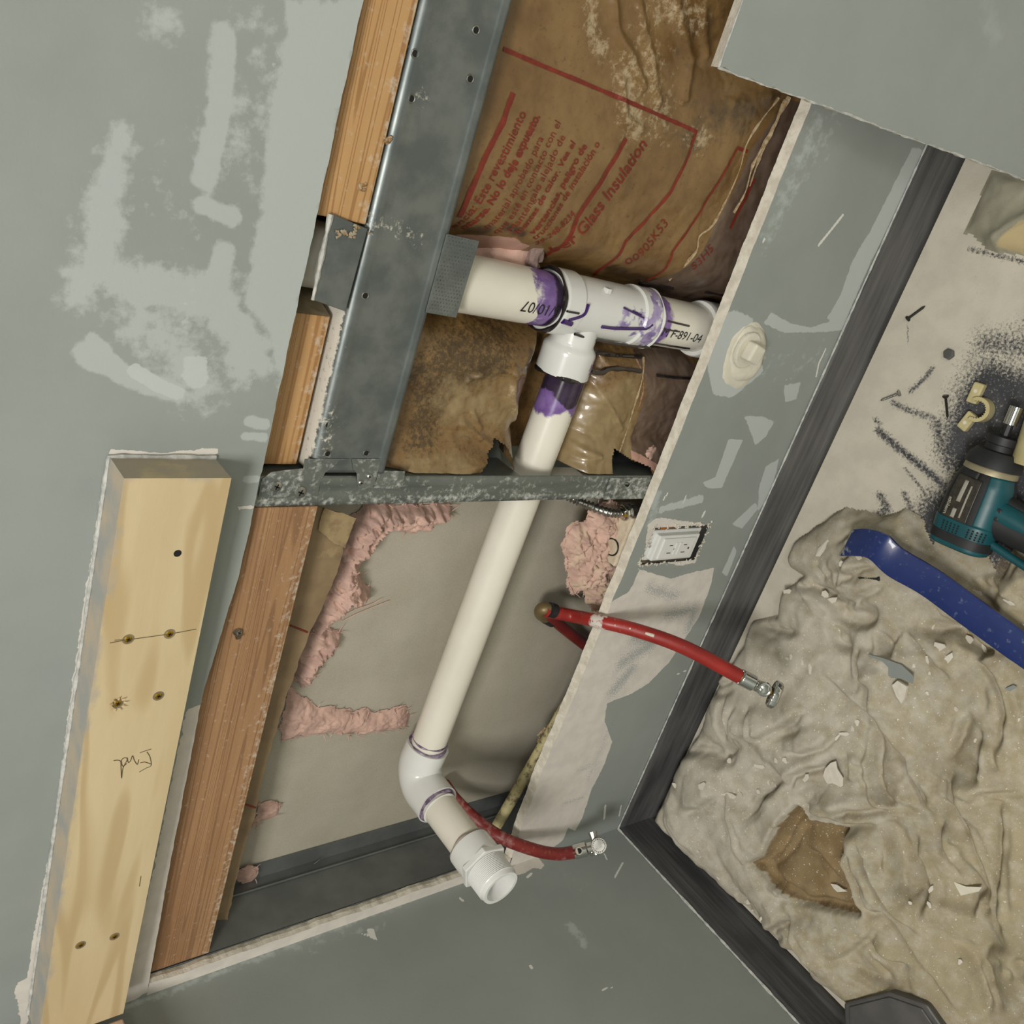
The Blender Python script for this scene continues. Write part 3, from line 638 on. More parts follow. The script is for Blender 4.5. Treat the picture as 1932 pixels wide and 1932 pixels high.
mMauve=mat('primer_smear','4c3a52','93869a',rough=.35,ns=130)
ring_at((.2535,YP,arm_z(.2535)),(1,0,0),.0255,.0024,mMauve,'glue_ring'); ring_at((.262,YP,arm_z(.26)),(1,0,0),.0243,.0012,mMauve,'glue_ring',jit=.5)
ring_at((XE,-.004,ZE),(0,1,0),.0258,.0026,mMauve,'glue_ring'); ring_at((XE,-.010,ZE),(0,1,0),.0243,.0014,mFit,'glue_ring')
MB().tube([(XE,y,ZE) for y in np.linspace(.02,-.09,30)],.0241,40).build('stub_pipe',mPvc,d,smooth=True)
ring_at((XE,-.0815,ZE),(0,1,0),.0258,.0028,mat('taupe_glue','8b7f77','a89d94',rough=.4,ns=60),'glue_ring')
# threaded adapter
ad=[]; rr=[]
for y,r in [(-.082,.0272),(-.084,.0300),(-.113,.0302),(-.1135,.0262)]: ad.append((XE,y,ZE)); rr.append(r)
y=-.121
while y>-.149: ad+= [(XE,y,ZE),(XE,y-.0011,ZE)]; rr+=[.0262,.0278]; y-=.0022
ad+=[(XE,-.150,ZE),(XE,-.1545,ZE),(XE,-.156,ZE),(XE,-.156,ZE),(XE,-.150,ZE),(XE,-.10,ZE)]; rr+=[.0264,.0262,.0255,.0212,.0205,.0200]
A_=MB().lathe((XE,0,ZE),(0,1,0),[(p[1],r) for p,r in zip(ad,rr)],56).build('threaded_adapter',mFit,d,smooth=True)
q=MB(); hx=[(.0345*math.cos(k*math.pi/3+.35),.0345*math.sin(k*math.pi/3+.35)) for k in range(6)]
q.prism(hx,lambda a,b,h_:(XE+a,h_,ZE+b),-.112,-.121); q.build('hex_collar',mFit,A_,bev=.0015)
MB().tube([(XE,-.123,ZE),(XE,-.1245,ZE)],.0203,32).build('inner_wall',mat('inner_pvc','b9bcc6',rough=.4),A_)
# print on the pipes
def cyl_text(s,zstart,dirn,a0,h,r,name,upx=1,parent=d,sp=1.05):
    V,Fc=text_mesh(s,1,0,0,sp); V=V*h/.7
    P=[]
    for x,y_,_ in V:
        z=zstart+dirn*x; a=a0+upx*y_/r; P.append((vx(z)+r*math.sin(a),YP-r*math.cos(a),z))
    mk(name,P,Fc,mInk,parent)
cyl_text('5/10/07',.586,1,.02,.0125,.0310,'printed_text',-1,sp=1.0)
cyl_text('TM F-891-04',.425,-1,-.36,.0115,.0309,'printed_text',1,sp=.98)
# glue drips on the pipe
def pdrip(pts,r,mm,rad):
    P=[(vx(z)+rad*math.sin(a),YP-rad*math.cos(a),z) for z,a in pts]; MB().tube(spline(P,6),r,8).build('glue_drip',mm,d,smooth=True)
pdrip([(.412,.28),(.395,.26),(.372,.24)],.0013,mGlue,.0305); pdrip([(.42,-.05),(.405,-.06),(.386,-.05)],.0011,mGlue,.0303)
pdrip([(.55,-.80),(.53,-.9),(.50,-.98),(.46,-1.0),(.42,-.86)],.0017,mGlue,.0370); pdrip([(.418,-.86),(.40,-.84),(.345,-.80)],.0013,mGlue,.0308)
pdrip([(.575,-.28),(.562,-.12),(.556,.02),(.554,.3)],.0018,mGlueP,.0368); pdrip([(.583,-.02),(.565,-.02)],.0013,mGlue,.0368); pdrip([(.582,-.35),(.568,-.4)],.0035,mGlueP,.036)
pdrip([(.52,-.34),(.498,-.30),(.46,-.16),(.45,-.1),(.443,.06)],.0020,mGlueP,.0350); pdrip([(.495,.42),(.475,.30),(.46,.22)],.0012,mGlueP,.0348); pdrip([(.48,.38),(.465,.30)],.0008,mGlueP,.035)
MB().box((vx(.52)+.024,YP-.026,.516),(vx(.52)+.030,YP-.018,.523)).build('mould_mark',mFit,d,bev=.001)
# ------------------------------------------------------------------ insulation batt in the right bay
bt=empty('insulation_batt',(1.0,.06,.33),'brown kraft paper faced insulation with red print filling the bay around the pipe tee','insulation')
def gy(X,Z):
    dv=np.abs(X-vx(Z)); da=np.where(X<.88,np.abs(Z-.522),np.hypot(X-.88,Z-.522)); dp=np.minimum(dv,da)
    g=.040+.0545*np.exp(-(np.maximum(dp-.022,0)/.030)**2)
    k=np.clip((.735-X)/.04,0,1)*np.clip((dp-.030)/.03,0,1); g=g*(1-k)+.019*k
    k=np.clip((Z-.72)/.04,0,1)*np.clip((dp-.030)/.03,0,1); g=g*(1-k)+.040*k
    am=np.where(X<.86,.6,1.0)
    g=g-am*.003*fbm(X,Z,9,3,21)-.0016*np.abs(fbm(X,Z,26,3,23))-.0012*np.abs(fbm(X,Z,60,2,29))*(X<.86)
    # diagonal crinkles left of the pipe and upper right
    for pts,dp_,w_ in CR: g=g-dp_*np.exp(-(dline(X,Z,pts)/w_)**2)
    return np.clip(g,.016,.0985)
def wk(pts,y=.05): return wz(pts,y)
CR=[(wk(p),a,b) for p,a,b in [([(1140,0),(1150,60),(1180,110),(1200,160)],.006,.006),([(1160,150),(1165,220),(1195,240)],.005,.005),([(1190,10),(1210,90),(1230,190)],.005,.006),([(1260,10),(1290,110),(1280,180)],.006,.007),
  ([(1310,20),(1320,100)],.004,.006),([(800,900),(860,860),(900,850)],.006,.006),([(890,700),(930,690),(980,700)],.005,.005),([(960,690),(955,740),(975,790)],.006,.006),([(860,790),(900,820),(940,850)],.005,.005),
  ([(870,710),(900,690),(920,680)],.004,.003),([(880,770),(895,800)],.004,.003),([(1040,860),(1090,850),(1150,840)],.003,.004),([(1060,830),(1110,845)],.003,.003),([(1120,720),(1160,800)],.003,.004),([(1160,860),(1140,880)],.004,.003)]]
xs=np.linspace(.6935,1.9,300); xs=np.concatenate([np.linspace(.6935,1.22,330),np.linspace(1.225,1.289,20)]); zs=np.linspace(.12,.945,400)
X,Z=np.meshgrid(xs,zs,indexing='ij'); Y=gy(X,Z)
def kpoly(L,wd=.01,y=.05): return strokes(X,Z,L,lambda p:wk(p,y),wd)
a_mold=kpoly([('p',[(735,860),(760,700),(815,610),(1000,640),(960,700),(860,760),(800,850)],.05,.62),('l',[(780,700),(860,650),(960,640)],.03,.06,.60),('l',[(880,420),(900,300)],.02,.1,.44)])
a_mold=np.maximum(a_mold,.33-.10*(X>.9))
a_pale=kpoly([('p',[(1060,760),(1200,700),(1175,840),(1140,890),(1030,890)],.03,.9),('l',[(1000,300),(1020,500)],.04,.12,.45),('l',[(850,750),(960,760)],.04,.08,.62),('l',[(760,870),(850,860)],.02,.05,.7)])
a_wet=kpoly([('l',[(1050,700),(990,690),(1000,670)],.008,.015,.8),('l',[(1030,720),(975,860)],.003,.008,.7),('l',[(1170,515),(1200,530),(1260,545)],.008,.015,.85),('l',[(985,440),(950,425)],.006,.01,.7),('l',[(920,440),(900,440)],.008,.015,.8),('l',[(1300,240),(1420,200),(1460,170)],.03,.08,.65),('l',[(1300,60),(1380,10)],.03,.1,.6)])
a_sc=kpoly([('l',[(1100,0),(1100,60),(1120,90)],.008,.02,.72),('l',[(1165,130),(1175,200),(1190,240)],.016,.04,.64),('l',[(1200,60),(1240,220)],.02,.07,.56),('l',[(1290,250),(1320,260)],.012,.03,.6),('l',[(1230,10),(1300,30)],.02,.05,.56),('l',[(1395,400),(1370,430)],.01,.02,.64),('l',[(955,720),(975,800)],.006,.02,.58)])
a_un=kpoly([('p',[(1470,185),(1410,270),(1385,330),(1345,410),(1315,470),(1260,530),(1225,600),(1300,700),(1500,400),(1560,200)],.004),('p',[(1213,672),(1209,740),(1185,800),(1170,850),(1245,880),(1330,700),(1280,650)],.004,1)])
a_fl=kpoly([('p',[(885,455),(930,450),(975,450),(1010,470),(1010,500),(960,500),(890,480)],.006,.9),('p',[(1168,850),(1190,862),(1225,880),(1235,870),(1190,845),(1172,836)],.004,.9),('l',[(1210,680),(1206,720),(1195,760)],.002,.006,.7),('p',[(860,893),(920,870),(880,850)],.006,.0)])
hole=inpoly(X,Z,wk([(1152,884),(1158,862),(1168,850),(1195,868),(1228,880),(1226,905),(1146,905)],.022))|inpoly(X,Z,wk([(868,893),(905,840),(925,818),(950,835),(955,900),(865,905)],.045))
Fk=grid(*X.shape); hv=hole.ravel(); Fk=[f for f in Fk if not all(hv[i] for i in f)]
kf=mk('kraft_facing',np.stack([X,Y,Z],-1).reshape(-1,3),Fk,mKraft,bt,smooth=True,attrs=dict(mold=a_mold,pale=a_pale,wet=a_wet,scuff=a_sc,under=a_un,fluff=a_fl))
kf['label']='crinkled brown kraft paper with red print'
def onk(x,z,off=.0006): 
    x=np.asarray(x,float); z=np.asarray(z,float); return np.stack([x,gy(x,z)-off,z],-1)
def raykraft(u,v):
    y=.05
    for _ in range(8):
        P=W(u,v,y); y=float(gy(np.array(P[0]),np.array(P[2])))
    return W(u,v,y)
def band(px,wd,name='red_line',mm=mRed,off=.0007,parent=bt):
    P=[raykraft(u,v) for u,v in px]; P=np.array(dense([np.array([p[0],p[2]]) for p in P],.004)); T=np.gradient(P,axis=0); T/=np.linalg.norm(T,axis=1)[:,None]+1e-9
    N=np.stack([-T[:,1],T[:,0]],-1); w_=wd*(1+.18*fbm(P[:,0],P[:,1],90,2,4))[:,None]
    V=np.concatenate([onk(*(P+N*w_*k).T,off) for k in (-1,-.33,.33,1)]); n=len(P)
    return mk(name,V,[(j*n+i,j*n+i+1,(j+1)*n+i+1,(j+1)*n+i) for j in range(3) for i in range(n-1)],mm,parent)
band([(968,175),(948,232),(918,290),(887,362),(866,410)],.0030)
band([(949,92),(1009,118),(1143,174),(1232,212),(1313,248),(1300,290),(1265,362),(1215,420),(1180,455),(1150,495),(1120,520)],.0020)
band([(1181,261),(1143,326),(1089,409),(1040,475),(1015,492)],.0028)
band([(1410,286),(1391,279),(1370,319),(1322,398),(1268,475),(1232,522),(1205,560)],.0019)
band([(1424,337),(1400,385),(1377,431)],.0024)
def ktext(s,a,b,bold=.0,asp=1.0):
    A=W(*a,.041)[[0,2]]; B=W(*b,.041)[[0,2]]; V,Fc=text_mesh(s,1,bold); L=V[:,0].max(); D=B-A; sc=np.linalg.norm(D)/L; D/=np.linalg.norm(D); U=np.array([-D[1],D[0]])
    P=A+np.outer(V[:,0]*sc,D)+np.outer(V[:,1]*sc*asp,U); mk('printed_text',onk(P[:,0],P[:,1],.0008),Fc,mRed,bt)
for s,a,b,bo,asp in [('encia: Este revestimiento',(877,444),(990,214),.012,1.15),('ntarse. No lo deje expuesto.',(897,446),(1016,219),.03,1.2),('material aprobado para',(931,440),(1021,260),0,1.15),('que est\u00e9 en contacto con el',(951,450),(1053,231),0,1.15),
  ('Mant\u00e9ngalo alejado de',(973,444),(1062,257),0,1.05),('fuentes de calor. Vea el',(985,448),(1081,269),.02,1.0),('vertencias, peligro de',(1010,446),(1105,275),.025,1.0),('trucciones de instalaci\u00f3n o',(1018,458),(1130,271),.012,1.1),
  ('39-248-8234',(1027,472),(1083,404),.01,1.15),('ber Glass Insulation',(1066,492),(1221,274),.015,1.15),('00905K53',(1196,508),(1258,422),.0,1.2),('S3H5',(1310,512),(1345,470),0,1)]: ktext(s,a,b,bo,asp)
def kbead(px,r,mm,name,off=.0,jit=.5):
    P=[raykraft(u,v)+[0,-off,0] for u,v in px]; return bead(name,spline(P,4),r,bt,mm,jit)
for px_ in ([(1115,663),(1160,670),(1208,673)],): kbead(px_,.0030,mGlue,'glue_drip',.001,.25)
kbead([(1100,697),(1130,703),(1150,695),(1180,696),(1208,700)],.0036,mGlue,'glue_drip',.001,.5); kbead([(1238,707),(1270,711),(1300,713)],.0022,mGlue,'glue_drip',.001,.1)
kbead([(1205,533),(1240,538),(1268,543)],.0024,mGlue,'glue_drip',.001,.3); kbead([(1330,550),(1362,556)],.002,mGlue,'glue_drip',.001,.3); kbead([(1200,652),(1255,655)],.0014,mGlue,'glue_drip',.001,.3)
for px_ in ([(1465,185),(1430,235),(1408,275),(1396,320),(1372,375),(1345,425),(1318,445),(1312,470),(1296,492),(1262,528)],[(1212,674),(1209,715),(1197,770),(1180,815),(1166,850)]): kbead([(u+random.uniform(-3,3),v) for u,v in px_],.0014,mTear,'torn_edge',.001,.9)
for px_ in ([(1484,182),(1450,250),(1427,300),(1410,350)],[(1478,188),(1442,262),(1416,310),(1402,360),(1380,400)]): kbead(px_,.0022,mTear,'torn_edge',.004,.9)
mWool=mat('grey_wool_lump','6e5d57','8f7a73',rough=1,ns=60,bump=1,bs=150)
# wool poking out of the paper beside the pipe
def lump(name,c,rad,sc,mm,parent=None,seed=0,f=30,amp=.35,n=28,label=None,cat=None):
    th=np.linspace(0,math.pi,n); ph=np.linspace(0,2*math.pi,n*2); T,P=np.meshgrid(th,ph,indexing='ij')
    x=np.sin(T)*np.cos(P); y=np.sin(T)*np.sin(P); z=np.cos(T)
    k=1+amp*(fbm(x*.03+seed,z*.03+y*.02,f,4,seed)); k=k*(1+amp*.5*fbm(y*.03,z*.03+x*.01,f*2,3,seed+5)); k[:,-1]=k[:,0]
    V=np.stack([c[0]+rad*sc[0]*k*x,c[1]+rad*sc[1]*k*y,c[2]+rad*sc[2]*k*z],-1)
    o=mk(name,V.reshape(-1,3),grid(*T.shape),mm,parent,smooth=True)
    if label: tag(o,label,cat)
    return o
P=raykraft(960,480); lump('wool_tuft',P+[0,.004,0],.034,(.9,.45,1.25),mPink,bt,3); P=raykraft(1003,478); lump('wool_tuft',P+[0,-.004,0],.013,(1.6,.9,.7),mWool,bt,5)
P=raykraft(1228,862); lump('wool_tuft',P+[0,.006,0],.013,(.9,.5,1.2),mPink,bt,7)
# added dark tube and a metal strip behind the paper gaps
t=tag(MB().tube([W(1130,858,.072),W(1260,892,.072)],.021,24).build('gap_shade_tube',mBlk,None,smooth=True),'black tube added to darken the torn gap in the brown paper near the stud foot','pipe')  # black tube put in for the shade inside the torn gap
P0=W(922,822,.06); t=sheet([(905,850),(925,818),(940,832),(952,895),(870,893)],.062,.0015,'metal_strip',mStl2,None,lambda V:dict(dust=V[:,0]*0+.1))
tag(t,'bent grey metal strip peeking from the brown paper beside the middle stud','metal strip')
# ------------------------------------------------------------------ left bay: kraft flange, wool
def flat_patch(name,px,y0,y1,mm,label=None,cat=None,parent=None,fa=None,thick=.0008,rough=.0016,nf=60,step=.004):
    P=np.array(dense([np.array(W(u,v,y0))[[0,2]] for u,v in px+[px[0]]],step))[:-1]; P=P+np.stack([fbm(P[:,0],P[:,1],nf,3,2),fbm(P[:,0],P[:,1],nf,3,7)],-1)*rough
    o=MB().prism([tuple(p) for p in P],lambda a,b,h_:(a,h_,b),y0,y0+thick).build(name,mm,parent,fa=fa)
    if label: tag(o,label,cat)
    return o
t=empty('kraft_flange',(.35,.052,.77),'strip of brown kraft paper hanging below the long brown timber','insulation')
flat_patch('paper_strip',[(590,950),(672,978),(655,1010),(645,1030),(646,1045),(628,1100),(602,1160),(586,1190),(560,1260),(535,1330),(515,1400),(495,1470),(480,1540),(455,1620),(440,1690),(430,1735),(395,1735),(300,1800),(500,1100),(560,950)],.049,0,mKraftB,None,None,t,lambda V:dict(pale=strokes(V[:,0],V[:,2],[('l',[(630,1000),(650,1020)],.008,.02)],lambda p:wz(p,.05))))
flat_patch('folded_corner',[(612,957),(672,978),(650,1035),(620,1018),(600,1000)],.047,0,mKraftB,None,None,t,lambda V:dict(pale=V[:,0]*0+.56))
for a,b in (((548,1180),(580,1193)),((455,1515),(482,1524))): MB().tube([W(*a,.0485),W(*b,.0485)],.0011,6).build('red_line',mRed,t)
def wool(px,ydep,label,seed,thick=.022,fib=30,res=.0018,dust=0,name='glass_wool_clump'):
    P=np.array([W(u,v,ydep)[[0,2]] for u,v in px]); x0,z0=P.min(0)-.006; x1,z1=P.max(0)+.006
    X,Z=np.meshgrid(np.arange(x0,x1,res),np.arange(z0,z1,res),indexing='ij'); jx=X+.004*fbm(X,Z,45,3,seed); jz=Z+.004*fbm(X,Z,45,3,seed+3)
    sd=sdpoly(jx,jz,P); hh=thick*np.clip(1-np.exp(-np.maximum(sd,0)/.012),0,1)*(1-.5*np.abs(fbm(X,Z,34,3,seed+1))-.3*np.abs(fbm(X,Z,80,3,seed+2))-.22*np.abs(fbm(X,Z,190,2,seed+8)))
    Fc=grid(*X.shape); s=sd.ravel(); Fc=[f for f in Fc if max(s[i] for i in f)>0]
    ins=sd>0; V=np.stack([X,ydep-np.where(ins,np.maximum(hh,.0),0),Z],-1).reshape(-1,3)
    o=mk(name,V,Fc,mPink,None,smooth=True,attrs=dict(dust=np.full(X.shape,dust)+.15*fbm(X,Z,15,2,4))); tag(o,label,'insulation',None)
    if fib:
        q=MB(); rnd=random.Random(seed); bd=[p for p in dense(list(P)+[P[0]],.003)]
        for k in range(fib):
            p=bd[rnd.randrange(len(bd))]; a=rnd.uniform(0,6.28); L=rnd.uniform(.004,.014); q0=np.array([p[0],ydep-.004,p[1]]); d1=np.array([math.cos(a),rnd.uniform(-.5,.1),math.sin(a)]); d2=d1+[rnd.uniform(-.5,.5),0,rnd.uniform(-.5,.5)]
            q.tube([q0,q0+d1*L*.5,q0+d1*L*.5+d2*L*.5],[.0008,.0006,.0002],4)
        q.build('loose_fibres',mPink,o)
    return o
YB=.1045
wool([(690,950),(850,950),(845,975),(820,985),(790,1000),(770,1005),(745,1000),(735,990),(725,1000),(705,1015),(690,1040),(672,1060),(680,1090),(700,1110),(690,1130),(660,1140),(640,1150),(610,1180),(585,1240),(600,1100),(640,1000)],YB,'pink glass wool clump behind the folded kraft corner beside the stud',11,.045,50)
wool([(600,1180),(640,1190),(632,1220),(600,1250),(590,1275),(565,1300),(550,1270),(560,1230)],YB,'small pink wool tuft below the kraft strip, half way along the cavity',12,.04,30)
wool([(548,1295),(590,1330),(640,1335),(662,1345),(690,1335),(700,1345),(730,1340),(765,1330),(772,1350),(765,1372),(720,1378),(680,1385),(620,1382),(560,1388),(535,1400),(530,1370)],YB,'pink wool strand lying across the cavity towards the pipe elbow',13,.012,50)
wool([(488,1515),(515,1510),(530,1518),(520,1535),(495,1548),(480,1560)],YB,'tiny pink wool tuft on the left end of the cavity board',14,.012,14)
wool([(450,1640),(470,1635),(485,1640),(480,1655),(460,1665),(448,1662)],.100,'pale wool wisp caught on the corner stud',15,.008,8)
t=MB(); 
for pts in ([(640,1165),(670,1150),(700,1140),(722,1128)],[(645,1172),(680,1155),(735,1133)]): t.tube(spline([W(u,v,.1035) for u,v in pts],5),.0006,5)
tag(t.build('wool_strand',mPink),'thin wool strand stuck on the beige cavity board','insulation')
# ------------------------------------------------------------------ outlet box, wool around it, armoured cable
wool([(1150,945),(1185,970),(1215,990),(1190,1070),(1165,1110),(1150,1150),(1138,1165),(1120,1150),(1105,1130),(1100,1110),(1082,1118),(1070,1100),(1068,1060),(1060,1030),(1068,1000),(1080,990),(1100,985),(1110,960)],.052,'big dusty pink wool clump around the outlet box above the cut edge',21,.03,80,.002,.42)
bx=empty('outlet_box',(.59,.03,.25),'plaster dusted metal outlet box with a round knockout, in the cavity above the receptacle','electrical box')
MB().box((.553,.0135,.20),(.628,.062,.352)).build('box_body',mDust,bx,bev=.002)
def on_top(u,v,z=.3525): return FL(u,v,z)
kc=on_top(1163,1038,.3525); kc=np.array([np.clip(kc[0],.57,.61),np.clip(kc[1],.028,.05),.3527])
MB().tube([kc,kc+[0,0,.0012]],.0105,28).build('knockout',mDust,bx,smooth=True); ring_at(kc+[0,0,.0004],(0,0,1),.0118,.0010,mDark,'knockout_gap',bx,.2,6)
cb=empty('armoured_cable',(.63,.045,.36),'spiral steel armoured cable with its clamp above the cut drywall edge','cable')
pts=spline([W(1060,930,.075),W(1085,943,.060),W(1110,953,.045),W(1145,966,.036),W(1172,969,.030)],22); n=len(pts)
MB().tube(pts,[.0050+.0016*math.sin(i*2*math.pi/5.2) for i in range(n)],16).build('spiral_armour',mSteelB,cb,smooth=True)
a=W(1172,969,.030); b=W(1200,962,.026); dd=(b-a)/np.linalg.norm(b-a)
MB().tube([a,a+dd*.010],.0095,8).build('clamp_body',mChr,cb,bev=.001); MB().tube([a+dd*.010,a+dd*.013,a+dd*.013,a+dd*.022],[.0118,.0118,.0085,.0085],14).build('lock_nut',mSteelB,cb); ring_at(a+dd*.004,dd,.0105,.0014,mChr,'clamp_ring',cb,.1)
MB().tube([a+[0.004,-.012,.004],a+[0,-.006,0]],.0022,8).build('clamp_screw',mBrass,cb)
# receptacle
gf=empty('electrical_receptacle',(.592,-.002,.25),'white receptacle without a cover plate, set in a ragged cutout in the lower grey wall','outlet')
GX0,GX1,GZ0,GZ1=.5635,.6145,.2065,.3085
MB().box((.565,.005,.205),(.613,.012,.310)).build('mounting_strap',mFit,gf,bev=.001)
MB().box((.568,-.0035,.2145),(.6085,.010,.3015)).build('body',mFit,gf,bev=.002)
fc=MB().box((.5715,-.0060,.2235),(.6045,-.003,.2925)).build('face',mFit,gf,bev=.0015)
for zc in (.243,.2735): 
    for xx,hh in ((.5815,.0042),(.5935,.0034)): MB().box((xx-.0006,-.0062,zc-hh),(xx+.0006,-.0058,zc+hh)).build('slot',mDark,fc)
    MB().tube([(.5875,-.0062,zc-.0095),(.5875,-.0058,zc-.0095)],.0017,10).build('ground_hole',mDark,fc)
for zc in (.2545,.2625): MB().box((.578,-.0072,zc-.0022),(.598,-.006,zc+.0022)).build('test_button',mFit,fc,bev=.0006)
for zc in (.211,.305): MB().tube([(.588,.004,zc),(.588,.0045,zc)],.0022,12).build('strap_screw',mSteelB,gf)
MB().tube([(.6145,.007,.292),(.6165,.008,.268),(.6150,.008,.255)],.0016,8).build('orange_wire',mat('orange_wire','b5661f',rough=.5),gf)
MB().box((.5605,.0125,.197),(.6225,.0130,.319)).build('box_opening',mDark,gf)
q=MB(); rnd=random.Random(5)
for k in range(120):
    s=rnd.random(); side=rnd.choice('tblrr'); x=.561+s*.061 if side in 'tb' else (.5615 if side=='l' else .6215); z=.318 if side=='t' else (.198 if side=='b' else .198+.12*s)
    p=np.array([x+rnd.gauss(0,.0018),-.0006,z+rnd.gauss(0,.002)]); q.tube([p,p+[rnd.uniform(-.004,.004),rnd.uniform(-.0018,.0006),rnd.uniform(-.004,.004)]],[rnd.uniform(.0006,.0018),.0004],5)
q.build('plaster_crumbs',mGyp,gf)
# mudded cleanout plug
cp=empty('pipe_plug',(.905,-.002,.262),'square headed pipe plug smothered in plaster on the lower grey wall','plug')
def disc(cx,cz,rx,rz,rot,h,name,seed,mm,n=40,rings=10,y0=.001):
    V=[];Fc=[]
    for j in range(rings+1):
        t_=j/rings
        for k in range(n):
            a=k*2*math.pi/n; w_=1+.09*float(fbm(np.array(math.cos(a)*.5),np.array(math.sin(a)*.5),2,3,seed)); r=1-t_
            x=rx*r*w_*math.cos(a); z=rz*r*w_*math.sin(a); X_=cx+x*math.cos(rot)-z*math.sin(rot); Z_=cz+x*math.sin(rot)+z*math.cos(rot)
            y=y0-h*(min(1,t_*3)**.5)+.0006*float(fbm(np.array(X_),np.array(Z_),160,3,seed)); V.append((X_,y,Z_))
    for j in range(rings):
        for k in range(n): Fc.append((j*n+k,j*n+(k+1)%n,(j+1)*n+(k+1)%n,(j+1)*n+k))
    return mk(name,V,Fc,mm,cp,smooth=True)
mMud=mat('plaster_mud','d9d4c4','cdc8b8',rough=.9,ns=30,bump=.5,bs=120)
A=W(1405,672,0); disc(A[0],A[2],.048,.040,.5,.004,'plaster_skim',3,mMud); A=W(1408,668,0); disc(A[0],A[2],.040,.031,.6,.009,'plaster_ring',9,mMud,y0=-.002)
A=W(1412,662,-.012); q=MB(); hd=[(.017*math.cos(k*math.pi/2+.55),.017*math.sin(k*math.pi/2+.55)) for k in range(4)]; sm_=[(.024*math.cos(k*math.pi/12),.022*math.sin(k*math.pi/12)) for k in range(24)]
MB().prism(sm_,lambda a,b,h_:(A[0]+a,h_,A[2]+b),-.006,-.013).build('plug_body',mMud,cp,bev=.002); MB().prism(hd,lambda a,b,h_:(A[0]+a,h_,A[2]+b),-.012,-.028).build('square_head',mMud,cp,bev=.0035,seg=3)
# ------------------------------------------------------------------ red supply hoses
def valve(t,P,ax,hd_,flip=1,scale=1.0):
    P=np.array(P,float); ax=np.array(ax,float); ax/=np.linalg.norm(ax); hd_=np.array(hd_,float); hd_-=ax*(hd_@ax); hd_/=np.linalg.norm(hd_); s_=np.cross(ax,hd_)
    k=scale
    v=MB().tube([P,P+ax*.002*k,P+ax*.003*k,P+ax*.018*k,P+ax*.020*k,P+ax*.034*k],[.0085*k,.0098*k,.0098*k,.0098*k,.0078*k,.0078*k],24).build('valve_body',mChr,t,smooth=True)
    q=P+ax*.030*k; ring_at(q+hd_*.009*k,hd_,.0072*k,.0022*k,mChr,'outlet_ring',v,0); MB().tube([q,q+hd_*.010*k,q+hd_*.011*k],[.0062*k,.0062*k,.003*k],18).build('outlet_port',mChr,v,smooth=True)
    MB().tube([P+ax*.030*k,P+ax*.043*k],.0035*k,12).build('valve_stem',mBrass,v)
    return v,q,s_
def oval_handle(t,c,axis,long_,k=1.0,name='oval_handle'):
    c=np.array(c,float); axis=np.array(axis,float); axis/=np.linalg.norm(axis); l=np.array(long_,float); l-=axis*(l@axis); l/=np.linalg.norm(l); s=np.cross(axis,l); V=[];Fc=[];n=40;prof_=[(0,.8),(.0,.95),(.002,1),(.008,1),(.0105,.9),(.0115,.6),(.0115,0.02)]
    for h_,r in prof_:
        for i in range(n):
            a=2*math.pi*i/n; rr_=r*(1+.035*math.cos(12*a)); V.append(c+axis*h_*k+l*.0175*k*rr_*math.cos(a)+s*.0088*k*rr_*math.sin(a))
    for j in range(len(prof_)-1):
        for i in range(n): Fc.append((j*n+i,j*n+(i+1)%n,(j+1)*n+(i+1)%n,(j+1)*n+i))
    return mk(name,V,Fc,mChr,t,smooth=True)
t=empty('supply_line',(.45,.05,.38),'bright red supply tube bending over the cut wall edge, ending in a chrome valve','water line')
hp=[W(1028,1152,.062),W(1080,1162,.045),W(1130,1172,.0,),W(1200,1189,-.040),W(1290,1221,-.090),W(1395,1276,-.150)]
hs=spline(hp,10)
MB().tube(hs,[.0092+.0012*i/len(hs) for i in range(len(hs))],20).build('red_tube',mHose,t,smooth=True,fa=lambda V:dict(dust=np.maximum(np.where(np.linalg.norm(V-hp[2],axis=1)<.014,.62,.0),.1+.1*(V[:,1]>-.05))))
MB().tube(spline([W(1034,1158,.070),W(1060,1182,.078),W(1110,1222,.088)],6),.0089,20).build('inner_red_tube',mHose2,t,smooth=True)
el=MB().tube(spline([W(1045,1152,.058),W(1024,1149,.066),W(1021,1158,.074),W(1036,1166,.078)],6),.0096,18).build('crimp_elbow',mat('brass_elbow','7a6a48',rough=.45,metal=.4),t,smooth=True)
for a,b in (((1036,1150,.058),(1046,1153,.0565)),((1030,1163,.077),(1042,1170,.078))): MB().tube([W(*a),W(*b)],.0106,20).build('crimp_ring',mBlk,el,smooth=True)
for px_,r in (([(1184,1190),(1190,1180)],.0022),([(1215,1197),(1225,1193),(1236,1190)],.0030)):
    P=[]
    for u,v in px_:
        i=min(range(len(hs)),key=lambda j:np.linalg.norm(hs[j]-W(u,v,hs[j][1]))); dd=(C-hs[i]); dd/=np.linalg.norm(dd); T=hs[min(i+1,len(hs)-1)]-hs[i-1]; T/=np.linalg.norm(T); dd-=T*(dd@T); dd/=np.linalg.norm(dd); q_=W(u,v,hs[i][1]); P.append(hs[i]+T*((q_-hs[i])@T)+dd*.0088)
    MB().tube([P[0]]+P[1:],[r*.6]+[r*.8]*(len(P)-1),8).build('paint_fleck',mMud,t,smooth=True)
e0,e1=np.array(hs[-1]),np.array(hs[-4]); ax=(e0-e1)/np.linalg.norm(e0-e1)
MB().tube([e0-ax*.001,e0+ax*.005],.0072,16).build('compression_ring',mBrass,t)
